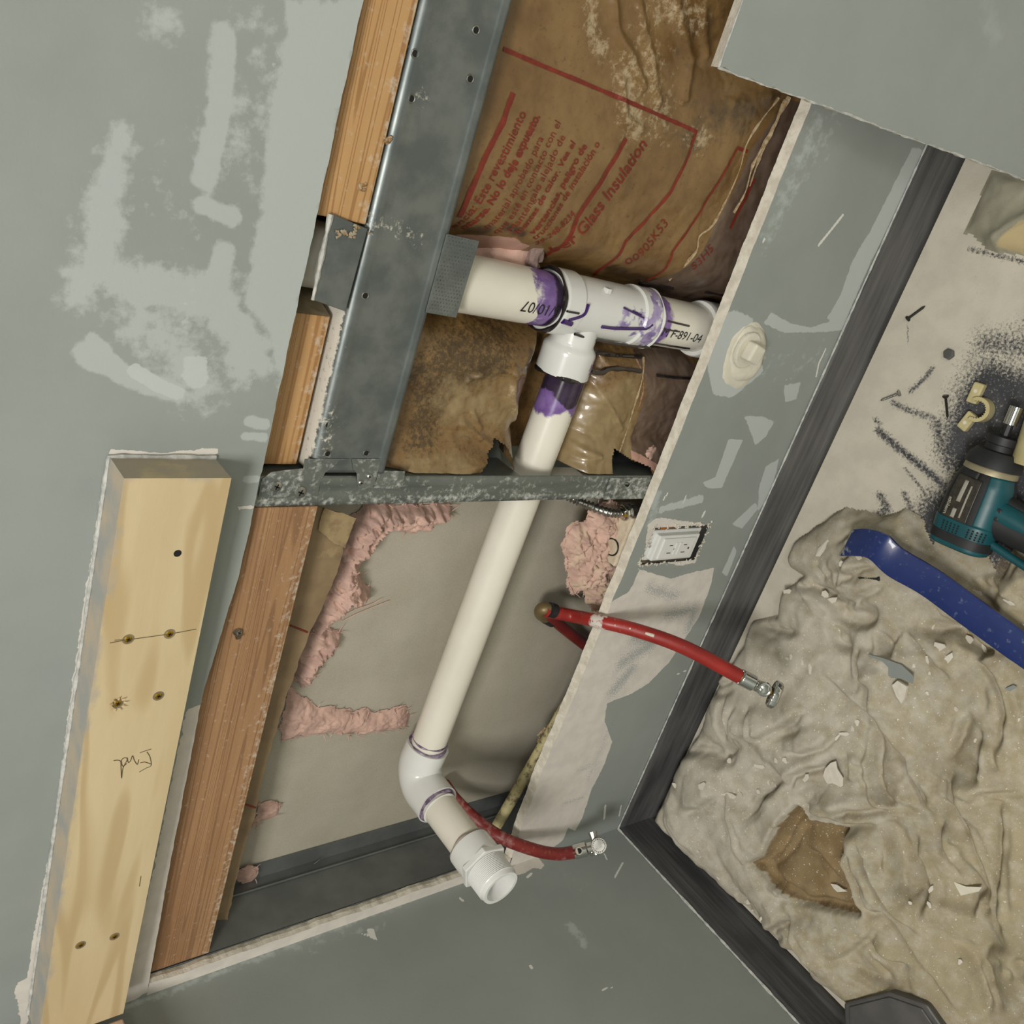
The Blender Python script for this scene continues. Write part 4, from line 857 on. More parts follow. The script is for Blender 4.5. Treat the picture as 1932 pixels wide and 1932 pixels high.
ax=np.array([-.145,-.725,-.67]); ax/=np.linalg.norm(ax); vv,q,s_=valve(t,e0+ax*.002,ax,C-e0,1,1.12)
tc=(C-e0)/np.linalg.norm(C-e0); side=np.cross(ax,tc)
mb=MB()
for sg in (1,-1): mb.tube([e0+side*sg*.0095+ax*.0,e0+side*sg*.0095+ax*.022],.0022,8)
mb.build('clamp_ears',mChr,vv)
oval_handle(vv,e0+ax*.050,ax,side+tc*.15,1.1)
t=empty('supply_line',(.1,.0,.3),'dull red supply tube from behind the pipe elbow, chrome valve near the corner','water line')
hp=[W(838,1480,.085),W(862,1512,.070),W(905,1552,.035),W(950,1582,-.005),W(1010,1604,-.035),W(1050,1611,-.050),W(1083,1608,-.060)]
hs2=spline(hp,10)
MB().tube(hs2,.0098,20).build('red_tube',mHose2,t,smooth=True,fa=lambda V:dict(dust=np.where(np.linalg.norm(V-hp[2],axis=1)<.06,.36,.2)))
e0,e1=np.array(hs2[-1]),np.array(hs2[-4]); ax=(e0-e1)/np.linalg.norm(e0-e1); tc=(C-e0)/np.linalg.norm(C-e0); side=np.cross(ax,tc)
ax=np.array([.52,-.44,-.75]); ax/=np.linalg.norm(ax); side=np.cross(ax,tc); side/=np.linalg.norm(side); vv,q,s_=valve(t,e0-ax*.001,ax,side,1,1.15)
MB().tube([e0+ax*.004+tc*.006,e0+ax*.008+tc*.015],[.0068,.006],18).build('open_port',mChr,vv,smooth=True); P_=e0+ax*.0082+tc*.0152; MB().tube([P_,P_+tc*.0005],.0042,14).build('port_bore',mDark,vv)
hc=e0+ax*.040+tc*.010; MB().tube([hc-tc*.005,hc+tc*.005],.0125,26).build('round_handle',mSteelB,vv,bev=.001)
q=MB()
for k in range(20):
    a=k*math.pi/10; p=hc+(math.cos(a)*ax+math.sin(a)*side)*.0095+tc*.005; q.box((-.0007,-.0007,-.0007),(.0007,.0007,.0007),lambda w_,p=p:p+np.array(w_))
q.build('handle_embossing',mChr,vv); MB().tube([e0+ax*.036-side*.008,e0+ax*.036-side*.022],[.0055,.0075],10).build('side_nut',mSteelB,vv)
t=tag(MB().tube([W(925,1580,.045)+[0,0,-.0],W(1075,1318,.045)],.0088,20).build('cream_tube',mCream,None,smooth=True,fa=lambda V:dict(dust=np.where(V[:,2]<.335,.38,.28)+.12*(V[:,0]<.09))),'cream plastic tube slanting behind the bright cut edge near the corner','tube')
t=MB(); rnd=random.Random(8)
for (u,v,r) in [(1030,1375,.010),(1022,1395,.008),(1040,1362,.006),(1052,1345,.005)]:
    P=W(u,v,.055); 
    for k in range(5): P2=P+np.array([rnd.uniform(-r,r),rnd.uniform(-.004,.004),rnd.uniform(-r,r)]); t.tube([P2,P2+[rnd.uniform(-r,r)*1.4,rnd.uniform(-.003,.003),rnd.uniform(-r,r)*1.4]],[r*.3,r*.12],5)
tag(t.build('torn_debris',mTear),'torn paper and plaster scraps in the cavity beside the cream tube','debris')
# ------------------------------------------------------------------ leaning board
def lean(u,v):  # plane through top back edge (y=-.001,z=.53) and bottom (y=-.095,z=0)
    n=np.array([0,.53,-.094]); n/=np.linalg.norm(n); p0=np.array([0,-.103,.0]); r=R@np.array([u-966,v-966,F]); s=((p0-C)@n)/(r@n); return C+s*r
tl=lean(1357,128); br_=lean(1932,337); tr=lean(1392,0)
t=empty('drywall_offcut',(1.5,-.06,0),'grey painted drywall offcut leaning on the wall over the floor, white cut edge on top','drywall')
nrm=np.array([0,.53,-.094]); nrm/=np.linalg.norm(nrm)
us=np.linspace(0,1,70); 
def lp(x,s): # s 0 top ..1 bottom
    zt=tl[2]; z=zt*(1-s)+.001; y=-.103+z*(.094/.53); return np.array([x,y,z])
xl=lambda s:tl[0]+(br_[0]-tl[0])*s+.0006*math.sin(s*90)+.0005*math.sin(s*231)+(.002 if .0<s<.02 else 0)
V=[];Fc=[];nx=30;ny=70
for j in range(ny):
    s=j/(ny-1)
    for i in range(nx): V.append(lp(xl(s)+(1.95-xl(s))*(i/(nx-1))**1.4,s))
V=np.array(V); Vb=V+nrm*.0127; n=len(V); g=grid(ny,nx); Fc=g+[[a+n for a in f[::-1]] for f in g]; mi=[0]*len(g)+[1]*len(g)
bo=[i for i in range(nx)]+[j*nx+nx-1 for j in range(1,ny)]+[(ny-1)*nx+i for i in range(nx-2,-1,-1)]+[j*nx for j in range(ny-2,0,-1)]
Fc+=[[bo[i],bo[(i+1)%len(bo)],bo[(i+1)%len(bo)]+n,bo[i]+n] for i in range(len(bo))]; mi+=[1]*len(bo)
vv_=np.concatenate([V,Vb]); sm=strokes(vv_[:,0],vv_[:,2],[('l',[tuple(lean(1850,10)[[0,2]]),tuple(lean(1885,60)[[0,2]])],.01,.03,.7)],lambda q:np.array(q))
mk('board_sheet',vv_,Fc,[mPanel,mGyp],t,attrs=dict(mud=sm),midx=mi)
bead('frayed_edge',[lp(xl(s),s)+[-.0002,0,0] for s in np.linspace(0,1,40)],.0010,t,mCaulk,.9); bead('plaster_rim',[lp(xl(0),0),lp(1.9,0)],.0013,t,mCaulk,.6)
# ------------------------------------------------------------------ drop cloth
ZC=.035
def c6(p): return crop(1232,600,.3623,p)
def c3(p): return crop(1232,1232,.3623,p)
out=[(1580,959),(1545,985),(1486,1024),(1475,1053),(1480,1075),(1507,1090),(1464,1118),(1457,1165),(1406,1176),(1399,1216),(1370,1255),(1352,1288),(1323,1301),(1334,1327),(1305,1392),(1259,1438),(1225,1477),(1218,1508),(1207,1531),(1222,1555),(1217,1583),(1228,1598),(1261,1609),(1319,1656),(1333,1685),(1388,1739),(1402,1775),(1435,1792),(1467,1808),(1500,1801),(1533,1855),(1558,1870),(1587,1895),(1620,1990),(2100,2100),(2150,1500),(2100,1010),(1932,1018),(1895,1012),(1900,1050),(1885,1090),(1862,1078),(1842,1046),(1765,1018),(1748,1030),(1722,985),(1695,962),(1650,978),(1620,968)]
OUT=fxy(out,.024); OUT[:,0]=np.maximum(OUT[:,0],.018); OUT[:,1]=np.minimum(OUT[:,1],-.020)
G=.0026
xs=np.arange(.012,1.0,G); ys=np.arange(-.92,-.014,G); X,Y=np.meshgrid(xs,ys,indexing='ij')
wx=X+.010*fbm(X,Y,9,2,31); wy=Y+.010*fbm(X,Y,9,2,37)
jX=X+.0025*fbm(X,Y,40,2,41); jY=Y+.0025*fbm(X,Y,40,2,43)
sd=sdpoly(jX,jY,OUT)
def dside(X,Y,pts):
    d=np.full(X.shape,1e9); s=np.zeros(X.shape); e=np.zeros(X.shape); n=len(pts)
    for i,(a,b) in enumerate(zip(pts[:-1],pts[1:])):
        ax,ay=a; bx,by=b[0]-ax,b[1]-ay; L=bx*bx+by*by+1e-12; t=np.clip(((X-ax)*bx+(Y-ay)*by)/L,0,1); dx=X-ax-t*bx; dy=Y-ay-t*by; q=np.hypot(dx,dy); m_=q<d
        d=np.where(m_,q,d); s=np.where(m_,np.sign(bx*dy-by*dx),s); e=np.where(m_,(i+t)/(n-1),e)
    return d,s,e
V3=[[(860,100),(1000,230),(1120,330),(1180,420),(1300,600),(1370,700)],[(1080,60),(1130,200),(1120,330)],[(1140,360),(1130,520),(1130,680),(1200,780),(1400,860)],[(1280,560),(1380,760),(1430,860)],[(530,470),(700,380),(830,290)],
 [(80,560),(250,520),(360,560),(480,470)],[(60,600),(90,850),(150,970),(230,1050)],[(180,830),(300,780),(380,720)],[(400,700),(410,850),(430,1000),(480,1110)],[(490,880),(560,780),(700,640)],[(700,520),(870,500),(1010,360)],
 [(560,1070),(650,1180),(780,1270),(900,1300),(1110,1350)],[(470,1110),(620,1040),(700,900),(790,770)],[(790,770),(850,850),(1040,900),(1160,890)],[(1020,940),(1020,1080),(1060,1200),(1120,1340),(1200,1380),(1330,1560),(1480,1760),(1600,1900)],
 [(880,860),(1000,830),(1200,820),(1400,860)],[(1160,900),(1230,1000),(1250,1180),(1290,1330)],[(1330,960),(1340,1060),(1380,1180),(1400,1280),(1360,1400)],[(1450,740),(1560,800),(1640,960),(1740,1240),(1700,1330)],[(1570,620),(1580,740),(1640,930)],
 [(1800,760),(1810,900),(1800,1200),(1780,1380),(1840,1550)],[(1690,790),(1740,720),(1932,740)],[(1640,300),(1570,430),(1540,560)],[(1640,30),(1750,100),(1820,260),(1820,400),(1780,580)],[(690,1350),(740,1520),(860,1700)],[(430,1250),(440,1400),(470,1500)],
 [(560,1480),(700,1400)],[(920,1620),(1050,1540),(1180,1420)],[(970,1600),(1080,1690),(1330,1780)],[(1110,1510),(1200,1610),(1320,1650)],[(1640,1400),(1650,1290),(1740,1250)],[(1620,1700),(1700,1570),(1840,1540)],[(1860,1600),(1932,1720)],
 [(750,1010),(860,1090),(950,1200)],[(980,930),(1010,1060)],[(460,260),(440,400),(460,470)],[(520,260),(540,380),(520,470)],[(390,200),(400,380),(430,460)],[(1000,520),(1010,680)],[(260,190),(380,160),(420,120)],[(700,700),(780,620),(1000,560)],[(1200,1000),(1290,1150),(1330,1300)],[(1060,960),(1130,1150),(1230,1330),(1400,1500)],[(1500,1500),(1640,1650),(1700,1800),(1720,1932)],[(600,1250),(760,1300),(880,1310)],[(1500,880),(1480,1000),(1560,1200)],[(1700,400),(1690,560),(1720,680)]]
V6=[[(1200,1020),(1130,1090),(960,1180)],[(1240,1010),(1380,1160),(1500,1300),(1700,1500),(1800,1530)],[(1400,1160),(1560,1260),(1690,1330)],[(920,1340),(930,1430),(1010,1480),(1150,1420),(1250,1340)],[(650,1420),(800,1410),(920,1460),(1000,1540)],
 [(940,1480),(950,1580),(1100,1610),(1170,1490)],[(1160,1630),(1190,1740),(1240,1760)],[(1370,1600),(1450,1640),(1600,1620),(1580,1560)],[(480,1600),(620,1640),(780,1650)],[(1060,1720),(1090,1850),(1130,1932)],[(1850,1150),(1890,1240),(1800,1400)],
 [(990,1390),(1100,1300),(1180,1290)],[(1720,1320),(1760,1420),(1850,1500)],[(850,1290),(880,1350),(930,1300)],[(740,1330),(690,1400)],[(1000,1310),(960,1380),(980,1440)],[(1300,1640),(1420,1760),(1540,1900)],[(1560,1540),(1700,1680),(1850,1750)],[(900,1560),(940,1700),(1040,1740)]]
folds=[c3(p) for p in V3]+[c6(p) for p in V6]
rn=np.random.RandomState(12)
base=.026+.020*np.exp(-(((X-.17)/.16)**2+((Y+.12)/.12)**2))+.012*np.exp(-(((X-.45)/.15)**2+((Y+.15)/.1)**2))
b1_=np.abs(fbm(wx*1.0,wy*.7,5,2,51)); b2_=np.abs(fbm(wx,wy,15,3,53)); b3_=np.abs(fbm(wx*.8,wy*1.2,34,2,57))
h=base-.006+.022*np.minimum(b1_,.8)+.0040*np.minimum(b2_,.8)+.0006*b3_
allf=[]
for f in folds:
    P=np.array(spline([tuple(p)+(0,) for p in fxy(f,ZC)],4))[:,:2]; A=rn.uniform(.016,.030)*(1 if rn.rand()>.3 else -1); allf.append((P,A,rn.uniform(.022,.050)))
    for k in range(2):
        T=np.gradient(P,axis=0); T/=np.linalg.norm(T,axis=1)[:,None]+1e-9; N_=np.stack([-T[:,1],T[:,0]],-1); tt=np.linspace(0,1,len(P))[:,None]; off=rn.uniform(.010,.026)*rn.choice([-1,1])*(.5+tt*rn.uniform(0,1.2))
        a0=int(len(P)*rn.uniform(0,.35)); b0=max(a0+3,int(len(P)*rn.uniform(.6,1))); Q=(P+N_*off)[a0:b0]
        if len(Q)>2: allf.append((Q,A*rn.uniform(.2,.45)*rn.choice([1,1,-1]),rn.uniform(.008,.018)))
for i,(P,A,wv) in enumerate(allf):
    d_,s_,e_=dside(jX,jY,P); tp=np.clip(np.minimum(e_,1-e_)*4,0.05,1)
    h=h+A*tp*np.exp(-d_/wv)*.5*(1+np.tanh(s_*d_/.0018))*(1-.35*np.exp(-d_/.003)); h=h-abs(A)*.6*tp*np.exp(-(d_/.0045)**2)
stn=strokes(X,Y,[('p',c3([(790,775),(850,860),(1040,905),(1020,1080),(1060,1200),(1120,1345),(900,1300),(780,1270),(650,1180),(555,1075),(620,1040),(700,900)]),.006)],lambda p:fxy(p,.012))
h=np.where(stn>.5,.45*h-.004,h)
h=np.maximum(h,.003)*(1-np.exp(-np.maximum(sd,0)/.010))**.6
wallk=np.clip((-.012-Y)/.02,0,1)
hgap=inpoly(X,Y,fxy([(1790,1188),(1830,1200),(1875,1232),(1850,1240),(1810,1215)],ZC))
h=np.where(hgap,.003,h)
dD=np.minimum(dline(X,Y,[FL(1812,1030,.04)[:2],FL(1878,868,.04)[:2]]),dline(X,Y,[FL(1845,960,.04)[:2],FL(1990,985,.04)[:2]]))
h=np.where(sd>0,np.minimum(h,.004+np.maximum(dD-.042,0)*.9),h)
dB=dline(X,Y,fxy([(1640,1025),(1676,1048),(1757,1098),(1830,1152),(1932,1226),(2060,1318)],.062)); h=np.minimum(h,.053+np.maximum(dB-.024,0)*1.2)
# light smoothing
for _ in range(2):
    hp_=np.pad(h,1,'edge'); h=.5*h+.125*(hp_[2:,1:-1]+hp_[:-2,1:-1]+hp_[1:-1,2:]+hp_[1:-1,:-2])
HC=h
def hcl(x,y):
    i=int(np.clip((x-xs[0])/G,0,len(xs)-1)); j=int(np.clip((y-ys[0])/G,0,len(ys)-1)); return float(HC[i,j]) if sd[i,j]>0 else 0.0
dst=np.clip(.62-.0*X+.3*np.exp(-(((X-.25)/.3)**2+((Y+.05)/.16)**2))-.35*np.clip((-.22-Y)/.3,0,1)-.18*np.clip((X-.55)/.2,0,1),0,1)
spk=np.clip(.13+.05*np.exp(-(((X-.25)/.3)**2+((Y+.1)/.2)**2)),0,.6)
Fc=grid(*X.shape); s1=(sd>0).ravel(); Fc=[f for f in Fc if (s1[f[0]] or s1[f[1]] or s1[f[2]] or s1[f[3]])]
used=np.zeros(X.size,bool); used[np.array(Fc).ravel()]=True; idx=-np.ones(X.size,int); idx[used]=np.arange(used.sum())
VV=np.stack([X,Y,np.where(sd>0,h,.0005)],-1).reshape(-1,3)[used]; Fc=[[idx[i] for i in f] for f in Fc]
o=mk('drop_cloth',VV,Fc,mCan,None,smooth=True,attrs=dict(dust=dst.ravel()[used],brown=stn.ravel()[used],dirt=(.30+.0*X).ravel()[used],speck=spk.ravel()[used]))
tag(o,'crumpled beige canvas drop cloth heaped in the corner and across the floor','drop cloth')
def oncloth(u,v,off=.0):
    z=ZC
    for _ in range(10):
        P=FL(u,v,z); z=.5*z+.5*hcl(P[0],P[1])
    return P+[0,0,off]
# ------------------------------------------------------------------ drywall chips
protos=[]
def chip_mesh(seed,elong=1.4):
    r=random.Random(seed); n=r.choice([5,6,7,8]); pts=[]
    for k in range(n): a=2*math.pi*k/n+r.uniform(-.25,.25); q=r.uniform(.6,1.15); pts.append((math.cos(a)*q*elong,math.sin(a)*q))
    mb=MB(); mb.prism(pts,lambda a,b,h_:(a,b,h_+.12*a*a*.3),0,.28); me=bpy.data.meshes.new('drywall_chip'); me.from_pydata(mb.v,[],[tuple(f) for f in mb.f]); me.materials.append(mChip); return me
pm=[chip_mesh(s,e) for s,e in ((1,1.3),(2,1.8),(3,1.1),(4,2.4),(5,1.5),(6,3.2))]
rnd=random.Random(77); chips=[]
for p,r in zip(c3([(115,690),(260,690),(400,560),(405,740),(460,740),(560,590),(640,560),(690,562),(550,720),(600,670),(800,650),(1000,420),(1040,395),(1065,365),(1280,80),(30,970),(300,1190),(400,1325),(490,1290),(1600,1610),(1340,1300),(1540,25),(720,20),(820,80),(235,1030),(340,1170),(520,1340),(565,1380),(950,1440),(960,440),(1250,60),(1430,210),(1580,290),(1900,350),(1680,455),(130,960),(700,30),(780,50),(640,690),(1450,1230),(1440,1310)]),[6,8,7,7,5,5,5,5,6,4,6,4,5,5,4,7,5,5,7,4,4,6,4,4,5,4,3,3,3,3,3,3,5,3,3,3,4,4,4,4,4]): chips.append((p,r))
for p,r in zip(c6([(885,1205),(990,1280),(705,1425),(900,1440),(930,1470),(1690,1430),(1860,1480),(1650,1680),(1500,1710),(1540,1770),(1730,1725),(1070,1245),(1430,1780),(1440,1850),(1360,1810),(790,1650),(1460,1600)]),[8,7,8,9,7,6,4,9,9,6,4,6,3,3,3,3,4]): chips.append((p,r))
for k,((u,v),r) in enumerate(chips):
    P=oncloth(u,v,.0006); o=bpy.data.objects.new('drywall_chip',pm[k%6]); COL.objects.link(o); s_=r/1000*.78
    o.location=P; o.scale=(s_,s_,s_*.8); o.rotation_euler=(rnd.uniform(-.25,.25),rnd.uniform(-.25,.25),rnd.uniform(0,6.28))
    sz='tiny' if r<=4 else ('small' if r<=6 else 'coin sized'); x_,y_=P[0],P[1]
    wh='around the pry bar' if u>1480 and v<1290 else ('in the corner of the room' if x_<.22 and y_>-.16 else ('below the chrome valve' if y_>-.22 else ('near the brown stain' if x_<.34 else 'toward the photo edge')))
    tag(o,sz+' off white drywall chip on the drop cloth '+wh,'drywall chip',sz+' drywall chips '+wh)
def flake(px,th,mm,label,cat,name,z=None,tilt=.12):
    P0=oncloth(*np.mean(px,axis=0)); z=P0[2]+.004 if z is None else z; P=fxy(px,z); c0=P.mean(0)
    o=MB().prism([tuple(p) for p in P],lambda a,b,h_:(a,b,h_+tilt*(a-c0[0])),z,z+th).build(name,mm,None,bev=.0004); return tag(o,label,cat)
flake(c3([(885,640),(900,600),(930,570),(960,560),(965,600),(995,650),(990,690),(950,720),(910,690)]),.002,mChip,'largest off white plaster chip, teardrop shaped, in the middle of the drop cloth','plaster chip','plaster_chip')
flake(c3([(1120,5),(1200,25),(1300,60),(1362,120),(1355,160),(1300,135),(1240,130),(1180,85)]),.0015,mGreyF,'long grey painted flake lying on the drop cloth below the pry bar','paint flake','paint_flake')
flake(c3([(1255,165),(1285,140),(1335,170),(1320,230),(1300,262),(1275,225)]),.006,mChip,'chunky off white drywall piece beside the long grey flake','drywall chip','drywall_chunk')
flake(c3([(925,1200),(960,1205),(990,1225),(1018,1240),(960,1245),(940,1225)]),.0015,mChip,'white lightning shaped chip on the brown stained fold of the cloth','drywall chip','drywall_chip')
flake(c3([(1830,185),(1880,165),(1900,175),(1860,200)]),.0015,mGreyF,'small grey painted flake near the right of the drop cloth','paint flake','paint_flake')
flake(c3([(1565,1190),(1630,1215),(1720,1215),(1700,1240),(1600,1265)]),.0015,mMud,'pale torn plaster smear chip low on the drop cloth near the folds','plaster chip','plaster_chip')
# ------------------------------------------------------------------ pry bar
t=empty('pry_bar',tuple(oncloth(1760,1110)),'blue flat pry bar with scraped bent claw lying on the drop cloth','pry bar')
top=[(1612,999),(1638,998),(1674,1009),(1703,1035),(1775,1078),(1850,1132),(1932,1190),(2080,1295)]; bot=[(1587,1049),(1612,1049),(1640,1054),(1676,1086),(1739,1122),(1812,1176),(1932,1263),(2040,1342)]
zz_=[.066,.076,.084,.076,.068,.064,.060,.056]; Vt=[];
cl=[(.5*(FL(*a,z)+FL(*b,z)),FL(*a,z)-FL(*b,z)) for a,b,z in zip(top,bot,zz_)]
cs=spline([c_[0] for c_ in cl],8); ls=spline([c_[1] for c_ in cl],8); q=MB(); n=len(cs); V=[]
for c_,l in zip(cs,ls):
    w_=np.linalg.norm(l); l=l/w_; w_=min(max(w_,.036),.046)/2
    for a,zo in ((-1,-.0022),(-1,.0022),(-.86,.0034),(.86,.0034),(1,.0022),(1,-.0022)): V.append(c_+l*w_*a+[0,0,zo])
q.add(V,[(i*6+k,(i+1)*6+k,(i+1)*6+(k+1)%6,i*6+(k+1)%6) for i in range(n-1) for k in range(6)]+[tuple(range(6)),tuple((n-1)*6+k for k in range(5,-1,-1))])
q.build('flat_bar',mBlue,t,smooth=True,fa=lambda V:dict(dust=np.full(len(V),.17)+.05*fbm(V[:,0],V[:,1],20,2,1),bare=np.clip(.75-np.linalg.norm(V-cs[0],axis=1)/.05,0,1)))
l0=ls[0]/np.linalg.norm(ls[0]); f0=cs[0]-cs[3]; f0/=np.linalg.norm(f0)
for sg in (-1,1):
    a=cs[0]+l0*sg*.0205; b=cs[0]+l0*sg*.004; MB().add([a,b,b+f0*.008+[0,0,-.006],a+f0*.012+[0,0,-.008],a+[0,0,.003],b+[0,0,.003],b+f0*.008+[0,0,-.005],a+f0*.012+[0,0,-.007]],[(0,1,2,3),(4,7,6,5),(0,3,7,4),(1,5,6,2),(3,2,6,7),(0,4,5,1)]).build('claw_tip',mSteelB,t)
# ------------------------------------------------------------------ impact driver
za=.040
A=FL(1812,1030,za); B=FL(1878,868,za); D=FL(1921,768,za); ax=(B-A); L=np.linalg.norm(ax); ax/=L; up_=np.array([0,0,1.]); sv=np.cross(up_,ax); 
if (FL(1932,1000,za)-A)@sv<0: sv=-sv
t=empty('impact_driver',tuple((A+B)/2-[0,0,za]),'teal and black cordless impact driver lying on the dusty floor above the drop cloth','power tool')
def rad(s): return float(np.interp(s,[-.02,-.012,0,.25,.55,.75,.9,1.0],[.018,.027,.0335,.036,.0355,.033,.027,.021]))
def sp(s,a,off=0):
    r=rad(s)+off; c_,q_=math.cos(a),math.sin(a); k=(abs(c_)**3+abs(q_)**3)**(-1/3); return A+ax*L*s+(up_*c_*.92+sv*q_*1.05)*r*k
def shell(s0,s1,a0,a1,off,name,mm,par=t,ns=24,na=28,th=.0):
    V=[sp(s0+(s1-s0)*i/ns,a0+(a1-a0)*j/na,off) for i in range(ns+1) for j in range(na+1)]
    o=mk(name,V,grid(ns+1,na+1),mm,par,smooth=True); s_=o.modifiers.new('s','SOLIDIFY'); s_.thickness=.0016; s_.offset=0; return o
bd=shell(-.02,1.0,0,2*math.pi,0,'motor_housing',mBlk,na=48)
tl_=shell(-.005,.30,-1.5,1.5,.0012,'teal_rear_shell',mTeal); shell(.30,.86,.42,1.55,.0012,'teal_side_shell',mTeal); shell(.05,.15,-1.6,1.6,.0020,'rubber_band',mBlk)
lb=shell(.30,.78,-.62,.22,.0022,'label_plate',mLbl)
for k,(a0,a1,s0,s1) in enumerate([(-.30,-.18,.50,.74),(-.30,-.18,.32,.42),(-.05,.0,.34,.70)]): shell(s0,s1,a0,a1,.0034,'silver_stripe',mSilv,lb,6,4)
V,Fc=text_mesh('makita',1,.03,.2); Lx=V[:,0].max()
mk('maker_text',[sp(.32+.20*(x/Lx),-.52+(y_*.15),.0040) for x,y_,_ in V],Fc,mSilv,lb)
for i in range(4):
    for j in range(5):
        for s0,a0 in ((.16,-.45),(.165,.35)):
            s_=s0+i*.028; a_=a0+j*.12; V=[sp(s_,a_,.003),sp(s_+.017,a_,.003),sp(s_+.017,a_+.05,.003),sp(s_,a_+.05,.003)]
            mk('vent_slot',V,[(0,1,2,3)],mDark,tl_)
MB().tube([A+ax*L*s for s in (.86,.93,1.0,1.06)],[.0335,.0325,.024,.022],28).build('nose_housing',mat('nose_metal','a59c80',rough=.45,metal=.5),t,smooth=True)
MB().tube([A+ax*L*s for s in (.93,1.02,1.10,1.11,1.17,1.18,1.26,1.27)],[.0350,.033,.026,.0185,.0175,.0200,.0195,.012],28).build('bumper_and_collet',mBlk,t,smooth=True)
E1=A+ax*L*1.26; n1=np.linalg.norm(D-A)-L*1.26
MB().tube([E1,E1+ax*n1*.45],.0055,8).build('bit_shank',mBlk,t); MB().tube([E1+ax*n1*.42,E1+ax*n1*1.0],.0082,28).build('socket_bit',mChr,t,smooth=True)
# handle goes off to the side
H0=A+ax*L*.42+sv*.02; H1=H0+sv*.14-ax*.02
MB().tube([H0,H0+(H1-H0)*.2,H0+(H1-H0)*.45,H1],[.026,.0215,.019,.021],28).build('grip',mBlk,t,smooth=True)
MB().tube([H0+[0,0,.010]+ax*.012,H0+(H1-H0)*.25+[0,0,.008]+ax*.012,H0+(H1-H0)*.6+[0,0,.004]+ax*.008],[.016,.015,.010],20).build('teal_grip_panel',mTeal,t,smooth=True)
MB().tube([H0+(H1-H0)*.10+ax*.026,H0+(H1-H0)*.38+ax*.024],[.010,.008],16).build('trigger',mBlk,t,smooth=True)
MB().tube([H0+[0,0,.006]-ax*.028,H0+(H1-H0)*.5-ax*.034+[0,0,0],H1-ax*.05],[.006,.005,.006],12).build('teal_edge',mTeal,t,smooth=True)
bq=H1+sv*.02; MB().box((-.035,-.055,-.032),(.035,.055,.030),lambda p:bq+sv*p[0]+ax*p[1]+up_*p[2]).build('battery',mBlk,t,bev=.006)
pb=A+ax*L*.52; MB().box((-.008,-.006,0),(.008,.006,.003),lambda p:sp(.50,.95,0)+ax*p[0]+sv*p[1]+up_*p[2]).build('direction_switch',mBlk,t,bev=.001)
# ------------------------------------------------------------------ small floor things
def nail(px0,px1,z,r,hr,mm,label,name,cat,head=0,cloth=False):
    a=FL(*px0,z) if not cloth else oncloth(*px0,.003); b=FL(*px1,z) if not cloth else oncloth(*px1,.003); t=empty(name,tuple(a),label,cat)
    dd=(b-a)/np.linalg.norm(b-a); L_=np.linalg.norm(b-a); n=int(L_/.0011)
    if name=='screw': MB().tube([a+dd*L_*i/n for i in range(n)]+[b],[r*(1.0 if i%2 else .68)*min(1,(n-i)/4+.15) for i in range(n)]+[.0002],10).build('thread',mm,t,smooth=True)
    else: MB().tube([a,b-dd*.004,b],[r,r,.0002],10).build('shank',mm,t,smooth=True)
    MB().tube([a-dd*.0003,a+dd*.0012,a+dd*.004],[hr,hr,r*.8],16).build('head',mm,t,smooth=True)
mRust=mat('dark_nail','33302c',rough=.6,metal=.5)
nail((1712,602),(1746,577),.0025,.0018,.0042,mRust,'dark nail lying alone on the white dusty floor, nearest the grey leaning board','nail','nail')
nail((1697,742),(1661,756),.004,.0020,.0045,mSteelB,'shiny screw pointing to the baseboard on the dusty floor','screw','screw')
nail((1784,747),(1788,790),.003,.0020,.0042,mRust,'black screw on the dusty floor beside the cream pipe clamp','screw','screw')
nail((1661,1092),(1620,1090),.05,.0020,.0032,mBlk,'small black screw lying on the drop cloth under the pry bar','screw','screw',cloth=True)
P=FL(1790,668,.004); t=empty('nut',tuple(P),'dark round nut half buried in floor dust left of the bare patch','nut'); MB().tube([P-[0,0,.004],P+[0,0,.003]],.0075,6).build('nut_body',mBoxG,t,bev=.001)
# pipe clamp
t=empty('pipe_clamp',tuple(FL(1850,765,.0)),'cream plastic hinged pipe clamp lying open on the dusty floor','pipe clamp')
cc=FL(1848,773,.010); a=np.linspace(-2.3,2.0,30); u1=FL(1870,773,.010)-cc; u1/=np.linalg.norm(u1); u2=np.cross([0,0,1.],u1)
ro,ri,V=.0165,.0118,[]
for th_ in a:
    for r_,z_ in ((ri,-.009),(ro,-.009),(ro,.009),(ri,.009)): V.append(cc+(u1*math.cos(th_)+u2*math.sin(th_))*r_+[0,0,z_])
n=len(a); MB().add(V,[(i*4+k,(i+1)*4+k,(i+1)*4+(k+1)%4,i*4+(k+1)%4) for i in range(n-1) for k in range(4)]+[(0,1,2,3),(4*n-1,4*n-2,4*n-3,4*n-4)]).build('clamp_ring',mCream,t,bev=.0006)
q=MB()
for th_ in a[2:-2:2]:
    e_=(u1*math.cos(th_)+u2*math.sin(th_)); q.tube([cc+e_*.0118+[0,0,-.008],cc+e_*.0118+[0,0,.0085]],.0011,6)
q.build('inner_ribs',mCream,t)
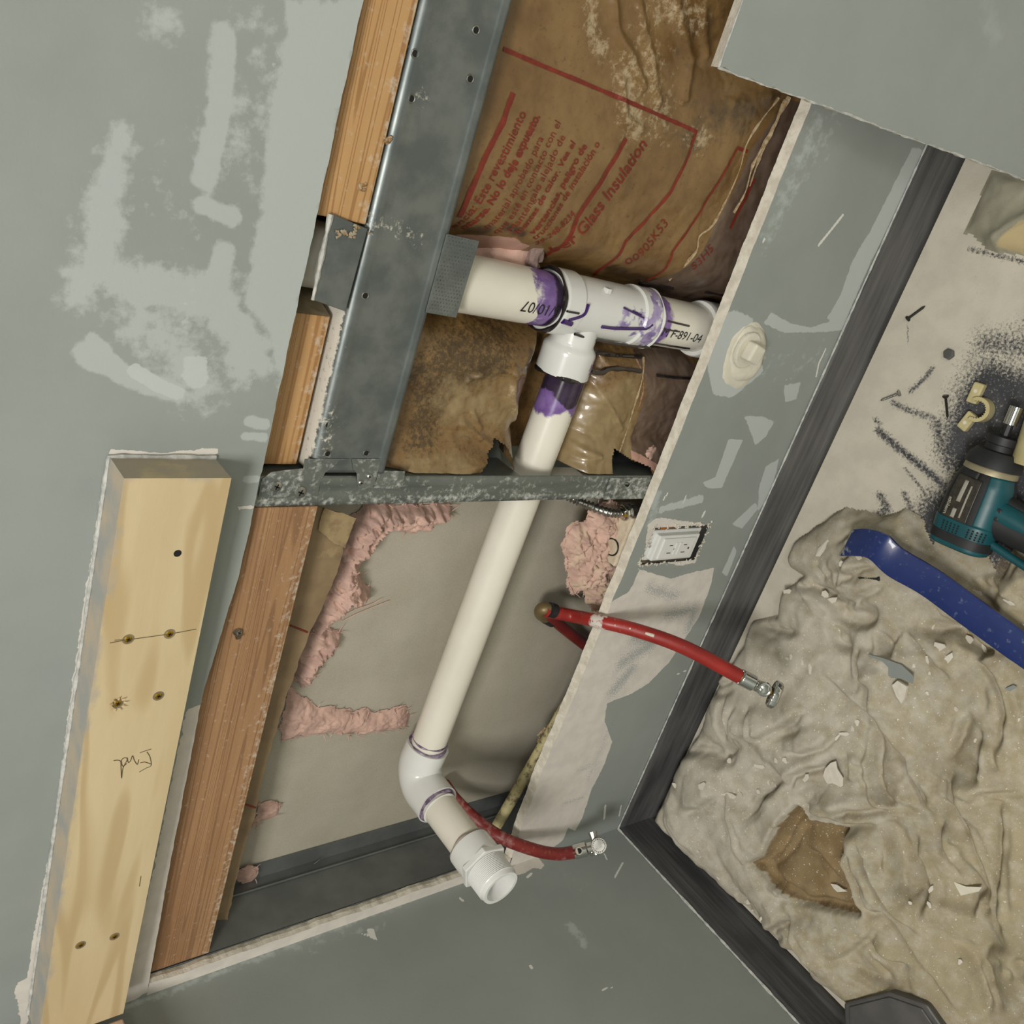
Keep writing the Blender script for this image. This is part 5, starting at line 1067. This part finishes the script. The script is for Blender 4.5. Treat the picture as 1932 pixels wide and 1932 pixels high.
for pa,pb_ in (((1836,755),(1849,727)),((1834,785),(1817,806))):
    a_,b_=FL(*pa,.008),FL(*pb_,.006); dd=b_-a_; l_=np.linalg.norm(dd); dd/=l_; s_=np.cross([0,0,1.],dd)
    tb=MB().box((-.004,-.0072,-.0055),(l_+.003,.0072,.0055),lambda p:a_+dd*p[0]+s_*p[1]+np.array([0,0,p[2]])).build('mounting_tab',mCream,t,bev=.0022,seg=3)
    hc_=a_+dd*l_*.6+[0,0,.0056]; MB().tube([hc_,hc_+[0,0,.0004]],.0026,12).build('tab_hole',mMud,tb)
# rag, cream pipe piece, grey box
P=np.array(fxy([(1835,438),(1817,447-10),(1822,430),(1868,322),(1990,360),(2030,520),(1932,480),(1860,468)],.006)); x0,y0=P.min(0)-.01; x1,y1=P.max(0)+.01
X,Y=np.meshgrid(np.arange(x0,x1,.003),np.arange(y0,y1,.003),indexing='ij'); s2=sdpoly(X+.002*fbm(X,Y,50,2,3),Y,P); hh=.010*(1-np.exp(-np.maximum(s2,0)/.006))*(1+.35*fbm(X,Y,22,3,61)); 
dl=dline(X,Y,fxy([(1885,450),(1905,435),(1940,415)],.01)); hh=hh+.012*np.exp(-(dl/.012)**2)*(s2>0)-.004*np.exp(-(dl/.003)**2)*(s2>0)
Fc=grid(*X.shape); sf=(s2>0).ravel(); Fc=[f for f in Fc if any(sf[i] for i in f)]
o=mk('dusty_rag',np.stack([X,Y,np.where(s2>0,np.maximum(hh,.001),.0004)],-1).reshape(-1,3),Fc,mRag,None,smooth=True,attrs=dict(pale=strokes(X,Y,[('p',[(1900,445),(1932,418),(1990,400),(2000,500),(1932,480),(1880,466)],.01)],lambda p:fxy(p,.008))))
tag(o,'dusty grey folded rag on the floor beside the leaning grey board','rag')
a_=FL(1952,880,.03); b_=FL(1990,770,.03)
t=tag(MB().tube([a_,b_],.028,32).build('pipe_offcut',mCream,None,smooth=True),'fat cream pipe piece at the photo edge, behind the impact driver','pipe')
t=empty('grey_tray',tuple(FL(1660,1900,0)),'dark grey angular plastic tray half under the drop cloth by the left wall','tray')
px_=[(1587,1895),(1674,1873),(1747,1898),(1800,1975),(1700,2050),(1590,1960)]; Pt=fxy(px_,.045); cT=Pt.mean(0)
MB().prism([tuple(p) for p in Pt],lambda a,b,h_:(cT[0]+(a-cT[0])*(.9+.1*h_/.045),cT[1]+(b-cT[1])*(.9+.1*h_/.045),h_),.0,.040).build('tray_body',mBoxG,t,bev=.003)
Pi=cT+(Pt-cT)*.86; MB().prism([tuple(p) for p in Pi],lambda a,b,h_:(a,b,h_),.0395,.043).build('tray_rim',mBoxG,t,bev=.0015)
